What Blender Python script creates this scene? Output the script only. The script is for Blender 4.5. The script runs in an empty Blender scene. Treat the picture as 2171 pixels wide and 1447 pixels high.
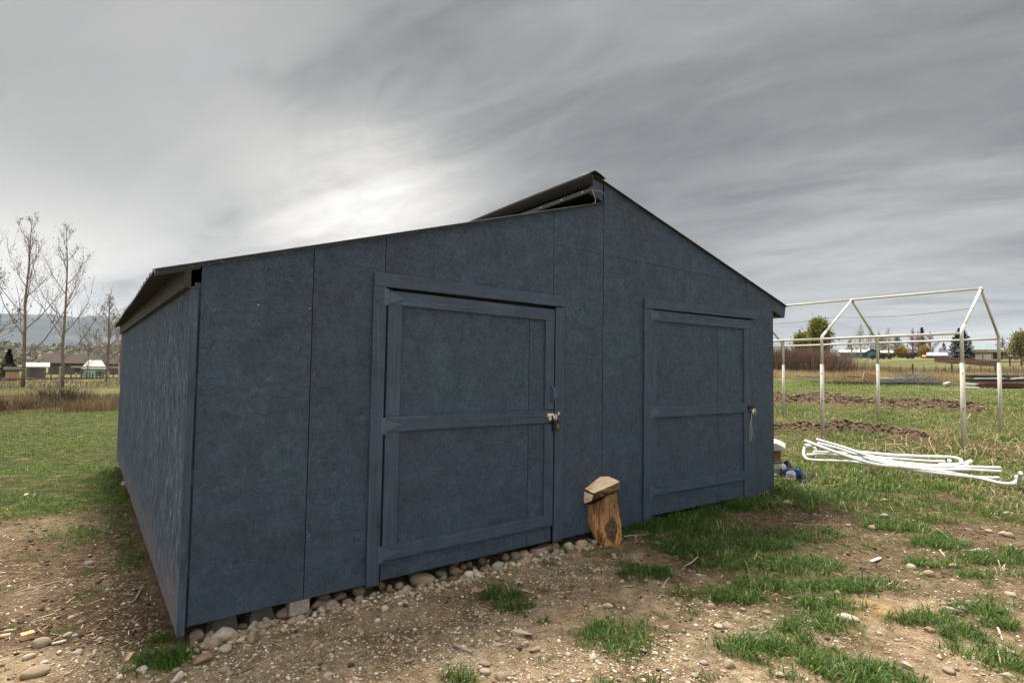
import bpy, math, random
import numpy as np
from mathutils import Matrix, Vector
rnd = random.Random(7)
nr = np.random.default_rng(11)
S = bpy.context.scene
COL = S.collection
R_ = math.radians

# ------------------------------------------------------------------ camera
FPX, PW, PH = 1183.9, 2171.0, 1447.0
PITCH, ROLL = 0.0473, 0.0153
CAM = np.array([0.0, 0.0, 1.55])
cam = bpy.data.cameras.new('camera'); cam.sensor_width = 36.0; cam.lens = FPX / PW * 36.0
cam.clip_start = 0.05; cam.clip_end = 9000
cam_o = bpy.data.objects.new('camera', cam); COL.objects.link(cam_o)
CM = Matrix.Rotation(math.pi / 2 + PITCH, 3, 'X') @ Matrix.Rotation(ROLL, 3, 'Z')
cam_o.matrix_world = Matrix.Translation(Vector(CAM)) @ CM.to_4x4()
S.camera = cam_o
CMn = np.array(CM)
def ray(px, py):
    return CMn @ np.array([(px - PW / 2) / FPX, -(py - PH / 2) / FPX, -1.0])

# ------------------------------------------------------------------ light
SUN_AZ, SUN_EL = R_(-22), R_(67)          # heading from +Y towards +X, elevation
S.view_settings.view_transform = 'Standard'; S.view_settings.look = 'None'
S.view_settings.exposure = 2.15; S.view_settings.gamma = 1.0
S.render.engine = 'CYCLES'
sun = bpy.data.lights.new('sun', 'SUN'); sun.energy = 2.0; sun.angle = R_(16); sun.color = (1.0, 0.92, 0.80)
sun_o = bpy.data.objects.new('sun', sun); COL.objects.link(sun_o)
sv = Vector((math.sin(SUN_AZ) * math.cos(SUN_EL), math.cos(SUN_AZ) * math.cos(SUN_EL), math.sin(SUN_EL)))
sun_o.rotation_euler = sv.to_track_quat('Z', 'Y').to_euler(); sun_o.location = (0, 0, 30)

# ---- node helpers
class NT:
    def __init__(s, tree): s.t = tree; s.n = tree.nodes; s.l = tree.links
    def new(s, typ, **kw):
        n = s.n.new(typ)
        for k, v in kw.items(): setattr(n, k, v)
        return n
    def put(s, sock, v):
        if v is None: return
        if isinstance(v, bpy.types.NodeSocket): s.l.new(v, sock)
        else:
            if hasattr(sock, 'default_value'):
                dv = sock.default_value
                if hasattr(dv, '__len__') and not hasattr(v, '__len__'): v = [v] * len(dv)
                if hasattr(dv, '__len__') and len(dv) == 4 and len(v) == 3: v = (*v, 1)
                sock.default_value = v
    def math(s, op, a, b=None, c=None, clamp=False):
        n = s.new('ShaderNodeMath', operation=op, use_clamp=clamp)
        for i, v in enumerate((a, b, c)): s.put(n.inputs[i], v)
        return n.outputs[0]
    def vmath(s, op, a, b=None, out=0):
        n = s.new('ShaderNodeVectorMath', operation=op)
        s.put(n.inputs[0], a); s.put(n.inputs[1], b)
        return n.outputs[out]
    def noise(s, vec, scale, detail=3, rough=0.5, dist=0.0, out=0):
        n = s.new('ShaderNodeTexNoise'); s.put(n.inputs['Vector'], vec)
        n.inputs['Scale'].default_value = scale; n.inputs['Detail'].default_value = detail
        n.inputs['Roughness'].default_value = rough; n.inputs['Distortion'].default_value = dist
        return n.outputs[out]
    def voro(s, vec, scale, out='Distance', feature='F1'):
        n = s.new('ShaderNodeTexVoronoi', feature=feature); s.put(n.inputs['Vector'], vec)
        n.inputs['Scale'].default_value = scale
        return n.outputs[out]
    def ramp(s, fac, stops, interp='LINEAR'):
        n = s.new('ShaderNodeValToRGB'); n.color_ramp.interpolation = interp
        e = n.color_ramp.elements
        while len(e) > 1: e.remove(e[-1])
        for i, (p, c) in enumerate(stops):
            if not hasattr(c, '__len__'): c = (c, c, c)
            k = e[0] if i == 0 else e.new(p)
            k.position = p; k.color = (*c[:3], 1)
        s.put(n.inputs[0], fac); return n.outputs[0]
    def mix(s, f, a, b, mode='MIX'):
        n = s.new('ShaderNodeMix', data_type='RGBA', blend_type=mode)
        s.put(n.inputs[0], f); s.put(n.inputs[6], a); s.put(n.inputs[7], b); return n.outputs[2]
    def mapr(s, v, a, b, c=0.0, d=1.0, smooth=False):
        n = s.new('ShaderNodeMapRange'); n.interpolation_type = 'SMOOTHSTEP' if smooth else 'LINEAR'
        for i, x in enumerate((v, a, b, c, d)): s.put(n.inputs[i], x)
        return n.outputs[0]
    def mapping(s, vec, scale=(1, 1, 1), rot=(0, 0, 0), loc=(0, 0, 0)):
        n = s.new('ShaderNodeMapping'); s.put(n.inputs[0], vec)
        n.inputs['Scale'].default_value = scale; n.inputs['Rotation'].default_value = rot; n.inputs['Location'].default_value = loc
        return n.outputs[0]
    def bump(s, h, strength=0.5, dist=0.01, normal=None):
        n = s.new('ShaderNodeBump'); n.inputs['Strength'].default_value = strength
        n.inputs['Distance'].default_value = dist; s.put(n.inputs['Height'], h); s.put(n.inputs['Normal'], normal)
        return n.outputs[0]

# ---- world: nishita sky behind a thick cloud deck
W_ = bpy.data.worlds.new('World'); S.world = W_; W_.use_nodes = True
w = NT(W_.node_tree)
for n in list(w.n): w.n.remove(n)
wo = w.new('ShaderNodeOutputWorld'); bg = w.new('ShaderNodeBackground'); bg.inputs[1].default_value = 0.1
w.l.new(bg.outputs[0], wo.inputs[0])
sky = w.new('ShaderNodeTexSky', sky_type='NISHITA'); sky.sun_disc = False
sky.sun_elevation = SUN_EL; sky.sun_rotation = SUN_AZ
tcw = w.new('ShaderNodeTexCoord'); D = tcw.outputs['Generated']
sep = w.new('ShaderNodeSeparateXYZ'); w.l.new(D, sep.inputs[0])
zc = w.math('ADD', w.math('MAXIMUM', sep.outputs[2], 0.0), 0.15)
cp = w.new('ShaderNodeCombineXYZ')
w.l.new(w.math('DIVIDE', sep.outputs[0], zc), cp.inputs[0]); w.l.new(w.math('DIVIDE', sep.outputs[1], zc), cp.inputs[1])
def cmap(head, sx, sy, loc):            # cloud streets running towards a heading
    a = math.atan2(math.cos(R_(head)), math.sin(R_(head)))
    return w.mapping(w.mapping(cp.outputs[0], rot=(0, 0, -a)), scale=(sx, sy, 1), loc=loc)
n_big = w.noise(cmap(-52, 0.55, 1.0, (1.3, .4, 0)), 1.1, 8, 0.50, 0.5)
n_str = w.noise(cmap(-58, 0.42, 1.35, (3.2, 1.7, 0)), 1.6, 9, 0.58, 1.1)
n_fine = w.noise(cmap(-48, 0.95, 1.7, (0, 5, 0)), 4.0, 9, 0.64, 1.4)
def wdir(px, py):
    d = ray(px, py); return tuple(d / np.linalg.norm(d))
def lobe(px, py, n):
    return w.math('POWER', w.math('MAXIMUM', w.vmath('DOT_PRODUCT', D, wdir(px, py), out=1), 0.0), n)
def plane_mask(p1, p2, soft, namt, off=0.0):
    nrm = np.cross(ray(*p1), ray(*p2)); nrm /= np.linalg.norm(nrm)
    v = w.vmath('DOT_PRODUCT', D, tuple(nrm), out=1)
    v = w.math('ADD', v, w.math('MULTIPLY', w.math('SUBTRACT', n_big, 0.5), namt))
    return w.mapr(v, -soft + off, soft + off, 0, 1, True)
def add(*a):
    r = a[0]
    for b in a[1:]: r = w.math('ADD', r, b)
    return r
def mul(*a):
    r = a[0]
    for b in a[1:]: r = w.math('MULTIPLY', r, b)
    return r
m_ul = plane_mask((790, -20), (420, 400), 0.035, 0.35)       # pale smooth sky, upper left of a diagonal edge
hz = w.math('POWER', w.math('SUBTRACT', 1.0, w.math('ABSOLUTE', sep.outputs[2])), 9.0)
behind = w.mapr(sep.outputs[1], 0.25, -0.6, 0, 1, True)
L = add(0.190, mul(lobe(1350, -80, 9), -0.035), mul(hz, 0.17), mul(lobe(790, 440, 80), 0.52), mul(lobe(620, 360, 14), 0.10), mul(lobe(60, 585, 60), 0.52), mul(lobe(450, 540, 80), 0.12),
        mul(m_ul, lobe(240, 120, 9), 0.19), mul(lobe(1950, 700, 20), 0.33), mul(lobe(1250, 260, 30), 0.08),
        mul(lobe(2050, 420, 40), -0.09), mul(lobe(1500, 400, 60), -0.04), mul(lobe(170, 400, 110), -0.19), mul(lobe(420, 450, 200), -0.06),
        mul(lobe(720, 170, 60), -0.08), mul(lobe(1150, 60, 30), -0.05), mul(behind, 0.70), mul(w.math('POWER', w.math('MAXIMUM', sep.outputs[2], 0.0), 5.0), 1.75))
def cen(n, k): return w.math('MULTIPLY', w.math('SUBTRACT', n, 0.5), k)
tex = w.math('ADD', mul(add(cen(n_big, 1.5), cen(n_str, 1.3), cen(n_fine, 0.55)), w.mapr(m_ul, 0, 1, 1.0, 0.22)), 1.0)
Lt = w.math('MAXIMUM', w.math('MULTIPLY', L, tex), 0.05)
tint = w.ramp(w.mapr(Lt, 0.2, 0.8), [(0, (0.985, 0.995, 1.025)), (0.40, (1.01, 1.0, 0.97)), (1, (1.04, 1.0, 0.94))])
cloud = w.vmath('MULTIPLY', tint, w.math('MULTIPLY', Lt, 2.28))
cover = w.mapr(n_big, 0.2, 0.42, 0.93, 1.0)
w.l.new(w.mix(cover, sky.outputs[0], cloud), bg.inputs[0])

# ------------------------------------------------------------------ numpy noise and terrain
_P = nr.random((512, 512))
def vnoise(x, y, seed=0):
    x = np.asarray(x, float) + seed * 17.3; y = np.asarray(y, float) + seed * 31.7
    xi = np.floor(x).astype(int); yi = np.floor(y).astype(int); fx = x - xi; fy = y - yi
    fx = fx * fx * (3 - 2 * fx); fy = fy * fy * (3 - 2 * fy)
    a = _P[xi % 512, yi % 512]; b = _P[(xi + 1) % 512, yi % 512]; c = _P[xi % 512, (yi + 1) % 512]; d = _P[(xi + 1) % 512, (yi + 1) % 512]
    return (a * (1 - fx) + b * fx) * (1 - fy) + (c * (1 - fx) + d * fx) * fy
def fbm(x, y, o=4, seed=0):
    r = 0; a = 0.5; t = 0
    for i in range(o):
        r = r + a * vnoise(x * 2 ** i, y * 2 ** i, seed + i); t += a; a *= 0.5
    return r / t
def sstep(a, b, v):
    t = np.clip((np.asarray(v, float) - a) / (b - a), 0, 1); return t * t * (3 - 2 * t)
RD = [0, 4, 6, 8, 12, 20, 30, 45, 80, 120, 200, 400, 6000]
RZ = [0, .02, .08, .17, .32, .60, .88, 1.27, 2.6, 4.6, 5.5, 6, 6]
def base_h(x, y):
    d = np.hypot(x, y); hd = np.degrees(np.arctan2(x, y))
    return np.interp(d, RD, RZ) * sstep(-8, 20, hd)
BERMS = []   # (x1,y1,x2,y2,width,height)
def seg_d(x, y, x1, y1, x2, y2):
    dx, dy = x2 - x1, y2 - y1; t = np.clip(((x - x1) * dx + (y - y1) * dy) / (dx * dx + dy * dy), 0, 1)
    return np.hypot(x - x1 - t * dx, y - y1 - t * dy)
def berm(x, y):
    r = np.zeros_like(np.asarray(x, float))
    for (x1, y1, x2, y2, wd, hh) in BERMS:
        d = seg_d(x, y, x1, y1, x2, y2) + (fbm(x * 1.2, y * 1.2, 3, 5) - .5) * wd * 1.2
        r = np.maximum(r, hh * np.exp(-(d / wd) ** 2 * 1.6))
    return r
def height(x, y):
    x = np.asarray(x, float); y = np.asarray(y, float); d = np.hypot(x, y)
    h = base_h(x, y)
    h = h + (fbm(x * .7, y * .7, 3, 1) - .5) * 0.07 * sstep(2, 6, d) + (fbm(x * 3.1, y * 3.1, 3, 2) - .5) * 0.035
    near = 1 - sstep(9, 16, d)
    h = h + (fbm(x * 14, y * 14, 3, 3) - .5) * 0.030 * near
    b = berm(x, y)
    h = h + b * (0.55 + 0.9 * fbm(x * 4.5, y * 4.5, 3, 9))
    return h
def at(px, py, dz=0.0, h=base_h):
    d = ray(px, py); t = 1.0; prev = 1.0
    for i in range(4000):
        q = CAM + d * t
        if q[2] <= float(h(q[0], q[1])) + dz:
            lo, hi = prev, t
            for k in range(25):
                m = (lo + hi) / 2; q = CAM + d * m
                if q[2] <= float(h(q[0], q[1])) + dz: hi = m
                else: lo = m
            return CAM + d * hi
        prev = t; t *= 1.01
    return CAM + d * 200
def along(px, py, dist):
    d = ray(px, py); return CAM + d * dist / math.hypot(d[0], d[1])
for (a, b, wd, hh) in [((1655, 915), (1800, 918), .38, .20), ((1800, 918), (1950, 935), .36, .20),
                       ((1650, 855), (1760, 852), .8, .26), ((1760, 856), (2030, 868), .9, .20)]:
    A, B = at(*a), at(*b); BERMS.append((A[0], A[1], B[0], B[1], wd, hh))

# ------------------------------------------------------------------ mesh builder
WM = {}   # world matrices by object name
def wm(o): return WM.get(o.name, Matrix.Identity(4))
def tag(o, label=None, cat=None, group=None, kind=None):
    if label: o['label'] = label
    if cat: o['category'] = cat
    if group: o['group'] = group
    if kind: o['kind'] = kind
    return o
def empty(name, loc, label=None, cat=None, group=None, parent=None):
    o = bpy.data.objects.new(name, None); COL.objects.link(o); o.empty_display_size = 0.1
    M = Matrix.Translation(Vector(loc)); WM[o.name] = M
    if parent is not None:
        o.parent = parent; o.matrix_basis = wm(parent).inverted() @ M
    else: o.matrix_basis = M
    return tag(o, label, cat, group)
class MB:
    def __init__(s): s.v = []; s.f = []; s.smooth = False
    def add(s, vs, fs):
        b = len(s.v); s.v += [tuple(map(float, q)) for q in vs]; s.f += [tuple(i + b for i in f) for f in fs]; return s
    def hexa(s, p):      # 8 corners: bottom 4 ccw, top 4 ccw
        return s.add(p, [(0, 3, 2, 1), (4, 5, 6, 7), (0, 1, 5, 4), (1, 2, 6, 5), (2, 3, 7, 6), (3, 0, 4, 7)])
    def box(s, F, a0, a1, b0, b1, c0, c1):     # F maps (a, z, depth) -> point
        return s.hexa([F(a0, b0, c0), F(a1, b0, c0), F(a1, b0, c1), F(a0, b0, c1), F(a0, b1, c0), F(a1, b1, c0), F(a1, b1, c1), F(a0, b1, c1)])
    def prism(s, F, poly, c0, c1):             # polygon in (a,z), extruded over depth
        n = len(poly); vs = [F(a, b, c1) for a, b in poly] + [F(a, b, c0) for a, b in poly]
        return s.add(vs, [tuple(range(n)), tuple(range(2 * n - 1, n - 1, -1))] + [(i, n + i, n + (i + 1) % n, (i + 1) % n) for i in range(n)])
    def cbox(s, c, size, rz=0.0, ry=0.0, rx=0.0):
        M = Matrix.Rotation(rz, 3, 'Z') @ Matrix.Rotation(ry, 3, 'Y') @ Matrix.Rotation(rx, 3, 'X'); c = Vector(c); h = [q / 2 for q in size]
        return s.hexa([c + M @ Vector((sx * h[0], sy * h[1], sz * h[2])) for sz in (-1, 1) for sx, sy in ((-1, -1), (1, -1), (1, 1), (-1, 1))])
    def tube(s, path, rad, n=8, cap=True):
        P = [Vector(q) for q in path]; m = len(P)
        if not hasattr(rad, '__len__'): rad = [rad] * m
        up = Vector((0, 0, 1)); vs = []; prev = None
        for i in range(m):
            t = (P[min(i + 1, m - 1)] - P[max(i - 1, 0)]).normalized()
            if prev is None:
                a = t.cross(up)
                if a.length < 1e-3: a = t.cross(Vector((1, 0, 0)))
                a.normalize()
            else:
                a = (prev - t * prev.dot(t))
                a = a.normalized() if a.length > 1e-6 else t.orthogonal().normalized()
            prev = a; b = t.cross(a)
            for k in range(n):
                w_ = 2 * math.pi * k / n
                vs.append(P[i] + (a * math.cos(w_) + b * math.sin(w_)) * rad[i])
        fs = [(i * n + k, i * n + (k + 1) % n, (i + 1) * n + (k + 1) % n, (i + 1) * n + k) for i in range(m - 1) for k in range(n)]
        if cap: fs += [tuple(range(n - 1, -1, -1)), tuple((m - 1) * n + k for k in range(n))]
        return s.add(vs, fs)
    def build(s, name, mat, parent=None, basis=None, smooth=False, bevel=0.0, loc=None):
        V = np.array(s.v); o = V.mean(0) if loc is None else np.array(loc, float)
        Bm = np.eye(3) if basis is None else np.array(basis)     # columns = local axes
        Lc = (V - o) @ Bm
        me = bpy.data.meshes.new(name); me.from_pydata([tuple(q) for q in Lc], [], s.f); me.update()
        if mat is not None: me.materials.append(mat)
        if smooth: me.polygons.foreach_set('use_smooth', [True] * len(me.polygons))
        ob = bpy.data.objects.new(name, me); COL.objects.link(ob)
        M = Matrix.Translation(Vector(o)) @ Matrix([[float(x) for x in r] for r in Bm]).to_4x4()
        WM[ob.name] = M
        if parent is not None:
            ob.parent = parent; ob.matrix_basis = wm(parent).inverted() @ M
        else: ob.matrix_basis = M
        if bevel > 0:
            bv = ob.modifiers.new('bevel', 'BEVEL'); bv.width = bevel; bv.segments = 2; bv.limit_method = 'ANGLE'
        return ob
def fast_mesh(name, V, F4=None, F3=None, mat=None, attrs=None, smooth=False):
    me = bpy.data.meshes.new(name); V = np.asarray(V, np.float32)
    me.vertices.add(len(V)); me.vertices.foreach_set('co', V.ravel())
    n4 = 0 if F4 is None else len(F4); n3 = 0 if F3 is None else len(F3)
    idx = np.concatenate([np.asarray(F4, np.int32).ravel() if n4 else np.zeros(0, np.int32), np.asarray(F3, np.int32).ravel() if n3 else np.zeros(0, np.int32)])
    me.loops.add(len(idx)); me.loops.foreach_set('vertex_index', idx)
    st = np.concatenate([np.arange(n4) * 4, n4 * 4 + np.arange(n3) * 3]).astype(np.int32)
    me.polygons.add(n4 + n3); me.polygons.foreach_set('loop_start', st)
    me.update(calc_edges=True); me.validate()
    if smooth: me.polygons.foreach_set('use_smooth', [True] * len(me.polygons))
    for k, a in (attrs or {}).items():
        at_ = me.attributes.new(k, 'FLOAT', 'POINT'); at_.data.foreach_set('value', np.asarray(a, np.float32))
    if mat: me.materials.append(mat)
    ob = bpy.data.objects.new(name, me); COL.objects.link(ob); WM[ob.name] = Matrix.Identity(4)
    return ob

# ------------------------------------------------------------------ materials
def newmat(name):
    m = bpy.data.materials.new(name); m.use_nodes = True; t = NT(m.node_tree)
    b = t.n['Principled BSDF']; return m, t, b
def setp(t, b, color=None, rough=None, normal=None, metal=None, spec=None):
    if color is not None: t.put(b.inputs['Base Color'], color)
    if rough is not None: t.put(b.inputs['Roughness'], rough)
    if normal is not None: t.put(b.inputs['Normal'], normal)
    if metal is not None: t.put(b.inputs['Metallic'], metal)
    if spec is not None: t.put(b.inputs['Specular IOR Level'], spec)
def simple(name, color, rough=0.6, metal=0.0, var=0.12, scale=8.0, bump=0.0, spec=0.5):
    m, t, b = newmat(name); tc = t.new('ShaderNodeTexCoord').outputs['Object']
    oi = t.new('ShaderNodeObjectInfo').outputs['Random']
    n = t.noise(t.vmath('ADD', tc, oi), scale, 4, 0.6)
    c = t.mix(1.0, color, t.ramp(n, [(0.25, 1 - var), (0.75, 1 + var)]), 'MULTIPLY')
    setp(t, b, c, rough, metal=metal, spec=spec)
    if bump: setp(t, b, normal=t.bump(n, bump, 0.01))
    return m
PAINT = (0.0425, 0.0665, 0.1040)
def mat_osb():
    m, t, b = newmat('painted_osb'); tc = t.new('ShaderNodeTexCoord').outputs['Object']
    oi = t.new('ShaderNodeObjectInfo').outputs['Random']
    of = t.new('ShaderNodeCombineXYZ'); t.put(of.inputs[0], t.math('MULTIPLY', oi, 13.7)); t.put(of.inputs[2], t.math('MULTIPLY', oi, 7.1))
    p = t.vmath('ADD', tc, of.outputs[0])
    def layer(scale, ln, ac, seed):
        pp = t.vmath('ADD', p, (seed, 0, seed * 1.7))
        wob = t.vmath('ADD', pp, t.vmath('MULTIPLY', t.noise(pp, 30, 2, out=1), (0.012, 0.012, 0.012)))
        colr = t.voro(wob, scale, 'Color'); s_ = t.new('ShaderNodeSeparateColor'); t.l.new(colr, s_.inputs[0])
        vr = t.new('ShaderNodeVectorRotate', rotation_type='AXIS_ANGLE'); vr.inputs['Axis'].default_value = (0, 1, 0)
        t.l.new(pp, vr.inputs['Vector']); t.l.new(t.math('MULTIPLY', s_.outputs[0], 6.28), vr.inputs['Angle'])
        st = t.vmath('ADD', t.vmath('MULTIPLY', vr.outputs[0], (ln, 1, ac)), colr)
        return t.noise(st, 1.0, 3, 0.6), s_.outputs[1]
    a, ca = layer(22, 14, 125, 0.0); c, cc = layer(40, 24, 230, 3.3)
    big = t.noise(p, 1.3, 4, 0.6); mid = t.noise(p, 7, 4, 0.6)
    h = add_(t, t.math('MULTIPLY', a, 0.9), t.math('MULTIPLY', c, 0.8), t.math('MULTIPLY', ca, 0.10), t.math('MULTIPLY', cc, 0.10))
    hh = t.mapr(h, 0.62, 1.28)
    col = t.ramp(hh, [(0.0, tuple(q * 0.25 for q in PAINT)), (0.28, tuple(q * 0.75 for q in PAINT)), (0.5, PAINT), (0.75, tuple(q * 1.22 for q in PAINT)), (1, tuple(q * 2.0 for q in PAINT))])
    col = t.mix(1.0, col, t.ramp(big, [(0.3, (0.90, 0.84, 0.84)), (0.5, (1, 1, 1)), (0.72, (1.0, 1.18, 1.10))]), 'MULTIPLY')
    col = t.mix(1.0, col, t.ramp(mid, [(0.3, 0.80), (0.7, 1.20)]), 'MULTIPLY')
    spk = t.voro(p, 55, 'Distance'); sp = t.ramp(spk, [(0.0, 1), (0.045, 1), (0.065, 0)])
    sel = t.ramp(t.noise(p, 3.1, 2), [(0.58, 0), (0.64, 1)])
    brush = t.ramp(t.noise(t.vmath('MULTIPLY', p, (3.0, 1, 30)), 1.0, 4, 0.6, 0.5), [(0.42, 0), (0.7, 1)])
    col = t.mix(t.math('MULTIPLY', brush, 0.22), col, tuple(q * 1.7 for q in PAINT))
    col = t.mix(t.math('MULTIPLY', sp, sel), col, (0.32, 0.27, 0.21))
    dk = t.ramp(t.voro(t.vmath('ADD', p, (5, 1, 2)), 24), [(0.0, 1), (0.06, 1), (0.09, 0)])
    col = t.mix(t.math('MULTIPLY', dk, 0.8), col, (0.015, 0.018, 0.02))
    setp(t, b, col, t.mapr(hh, 0, 1, 0.72, 0.5), t.bump(h, 0.9, 0.009), spec=0.35)
    return m
def add_(t, *a):
    r = a[0]
    for q in a[1:]: r = t.math('ADD', r, q)
    return r
def mat_board(name='painted_board', axis=0, col0=PAINT, worn=0.0):
    m, t, b = newmat(name); tc = t.new('ShaderNodeTexCoord').outputs['Object']
    oi = t.new('ShaderNodeObjectInfo').outputs['Random']
    p = t.vmath('ADD', tc, t.vmath('MULTIPLY', (1, 1, 1), None) if False else t.math('MULTIPLY', oi, 9.0))
    sc = [60, 60, 60]; sc[axis] = 2.2
    g = t.noise(t.vmath('MULTIPLY', p, tuple(sc)), 1.0, 5, 0.65, 0.4)
    saw = [8, 8, 8]; saw[axis] = 160
    sw = t.noise(t.vmath('MULTIPLY', p, tuple(saw)), 1.0, 2, 0.5)
    mid = t.noise(p, 6, 4, 0.6)
    kn = t.ramp(t.voro(t.vmath('MULTIPLY', p, (1, 1, 1)), 5.5), [(0, 1), (0.05, 1), (0.11, 0)])
    h = add_(t, g, t.math('MULTIPLY', sw, 0.35), t.math('MULTIPLY', mid, 0.3))
    col = t.ramp(t.mapr(h, 0.5, 1.15), [(0, tuple(q * 0.35 for q in col0)), (0.35, tuple(q * 0.9 for q in col0)), (0.65, tuple(q * 1.12 for q in col0)), (1, tuple(q * 1.75 for q in col0))])
    col = t.mix(1.0, col, t.ramp(mid, [(0.3, 0.88), (0.7, 1.12)]), 'MULTIPLY')
    col = t.mix(t.math('MULTIPLY', kn, 0.45), col, tuple(q * 0.35 for q in col0))
    if worn:
        wv = t.ramp(t.noise(p, 25, 4, 0.7), [(0.60, 0), (0.66, 1)])
        col = t.mix(t.math('MULTIPLY', wv, worn), col, (0.33, 0.30, 0.27))
    setp(t, b, col, 0.62, t.bump(h, 0.55, 0.004), spec=0.35)
    return m
def mat_side():
    m, t, b = newmat('weathered_side_sheet'); tc = t.new('ShaderNodeTexCoord').outputs['Object']
    st = t.noise(t.vmath('MULTIPLY', tc, (1, 15, 8.5)), 1.0, 6, 0.68, 0.6)
    st2 = t.noise(t.vmath('MULTIPLY', tc, (1, 48, 28.0)), 1.0, 4, 0.65, 1.2)
    big = t.noise(tc, 0.9, 4, 0.6)
    h = add_(t, t.math('MULTIPLY', st, 0.75), t.math('MULTIPLY', st2, 0.55), t.math('MULTIPLY', big, 0.15))
    col = t.ramp(t.mapr(h, 0.52, 0.92), [(0, (0.009, 0.013, 0.019)), (0.30, (0.030, 0.048, 0.078)), (0.52, (0.054, 0.083, 0.135)), (0.74, (0.105, 0.148, 0.215)), (1, (0.31, 0.355, 0.41))])
    sp = t.new('ShaderNodeSeparateXYZ'); t.l.new(tc, sp.inputs[0])
    mud = t.math('MULTIPLY', t.mapr(t.math('ADD', sp.outputs[2], t.math('MULTIPLY', big, 0.7)), -0.15, -0.65, 0, 1, True), 0.55)
    col = t.mix(mud, col, (0.23, 0.19, 0.165))
    dk = t.ramp(t.voro(t.vmath('MULTIPLY', tc, (1, 1, 0.45)), 16), [(0.0, 1), (0.07, 1), (0.13, 0)])
    col = t.mix(t.math('MULTIPLY', dk, 0.75), col, (0.02, 0.02, 0.022))
    setp(t, b, col, 0.75, t.bump(h, 0.9, 0.012), spec=0.25)
    return m
def mat_ground():
    m, t, b = newmat('ground'); tc = t.new('ShaderNodeTexCoord').outputs['Object']
    def attr(nm):
        a = t.new('ShaderNodeAttribute'); a.attribute_name = nm; return a.outputs['Fac']
    g, dk, bm, sd = attr('grass'), attr('dark'), attr('berm'), attr('sawdust')
    n1 = t.noise(tc, 2.2, 6, 0.65); n2 = t.noise(tc, 18, 6, 0.7); n3 = t.noise(tc, 95, 4, 0.7)
    dirt = t.ramp(add_(t, t.math('MULTIPLY', n1, 0.4), t.math('MULTIPLY', n2, 0.35), t.math('MULTIPLY', n3, 0.25)),
                  [(0.38, (0.080, 0.053, 0.030)), (0.46, (0.215, 0.152, 0.093)), (0.53, (0.38, 0.288, 0.185)), (0.64, (0.58, 0.47, 0.33))])
    mulch = t.ramp(add_(t, t.math('MULTIPLY', n2, 0.55), t.math('MULTIPLY', n3, 0.45)), [(0.34, (0.020, 0.013, 0.008)), (0.48, (0.095, 0.063, 0.037)), (0.58, (0.20, 0.142, 0.085)), (0.70, (0.42, 0.33, 0.21))])
    col = t.mix(dk, dirt, mulch)
    v = t.voro(tc, 62, 'Distance'); vc = t.voro(tc, 62, 'Color'); s_ = t.new('ShaderNodeSeparateColor'); t.l.new(vc, s_.inputs[0])
    peb = t.math('MULTIPLY', t.ramp(v, [(0.20, 1), (0.34, 0)]), t.math('GREATER_THAN', s_.outputs[0], 0.66))
    v2 = t.voro(tc, 150, 'Distance'); vc2 = t.voro(tc, 150, 'Color'); s2 = t.new('ShaderNodeSeparateColor'); t.l.new(vc2, s2.inputs[0])
    peb2 = t.math('MULTIPLY', t.ramp(v2, [(0.22, 1), (0.36, 0)]), t.math('GREATER_THAN', s2.outputs[0], 0.62))
    pc = t.ramp(s_.outputs[1], [(0, (0.30, 0.22, 0.15)), (0.4, (0.52, 0.44, 0.34)), (0.8, (0.66, 0.60, 0.50)), (1, (0.36, 0.33, 0.30))])
    pc2 = t.ramp(s2.outputs[1], [(0, (0.26, 0.19, 0.13)), (0.5, (0.50, 0.41, 0.30)), (1, (0.70, 0.62, 0.50))])
    keep = t.math('SUBTRACT', 1.0, t.math('MULTIPLY', dk, 0.75))
    keep = t.math('MULTIPLY', keep, t.math('SUBTRACT', 1.0, t.math('MAXIMUM', t.math('MULTIPLY', g, 0.8), bm)))
    col = t.mix(t.math('MULTIPLY', peb2, t.math('MULTIPLY', keep, 0.8)), col, pc2)
    col = t.mix(t.math('MULTIPLY', peb, keep), col, pc)
    col = t.mix(sd, col, t.ramp(n3, [(0.3, (0.36, 0.22, 0.09)), (0.7, (0.60, 0.40, 0.19))]))
    under = t.ramp(t.noise(tc, 5, 6, 0.7), [(0.34, (0.020, 0.028, 0.008)), (0.5, (0.060, 0.070, 0.020)), (0.62, (0.15, 0.12, 0.055)), (0.75, (0.32, 0.25, 0.14))])
    col = t.mix(t.math('MULTIPLY', g, 0.92, clamp=True), col, under)
    earth = t.ramp(t.noise(tc, 9, 7, 0.75), [(0.3, (0.035, 0.023, 0.016)), (0.5, (0.10, 0.068, 0.046)), (0.7, (0.21, 0.15, 0.105))])
    col = t.mix(bm, col, earth)
    # distant fields
    cd = t.vmath('LENGTH', tc, out=1)
    fieldn = t.noise(t.vmath('MULTIPLY', tc, (0.05, 0.22, 1)), 1.0, 6, 0.7)
    field = t.ramp(fieldn, [(0.30, (0.055, 0.075, 0.022)), (0.48, (0.12, 0.125, 0.045)), (0.6, (0.22, 0.18, 0.10)), (0.75, (0.33, 0.26, 0.16))])
    col = t.mix(t.mapr(cd, 18, 40, 0, 0.95, True), col, field)
    h = add_(t, n2, t.math('MULTIPLY', n3, 0.45), t.math('MULTIPLY', peb, 0.22), t.math('MULTIPLY', peb2, 0.15))
    setp(t, b, col, 0.92, t.bump(h, 1.0, 0.04), spec=0.15)
    return m
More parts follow.
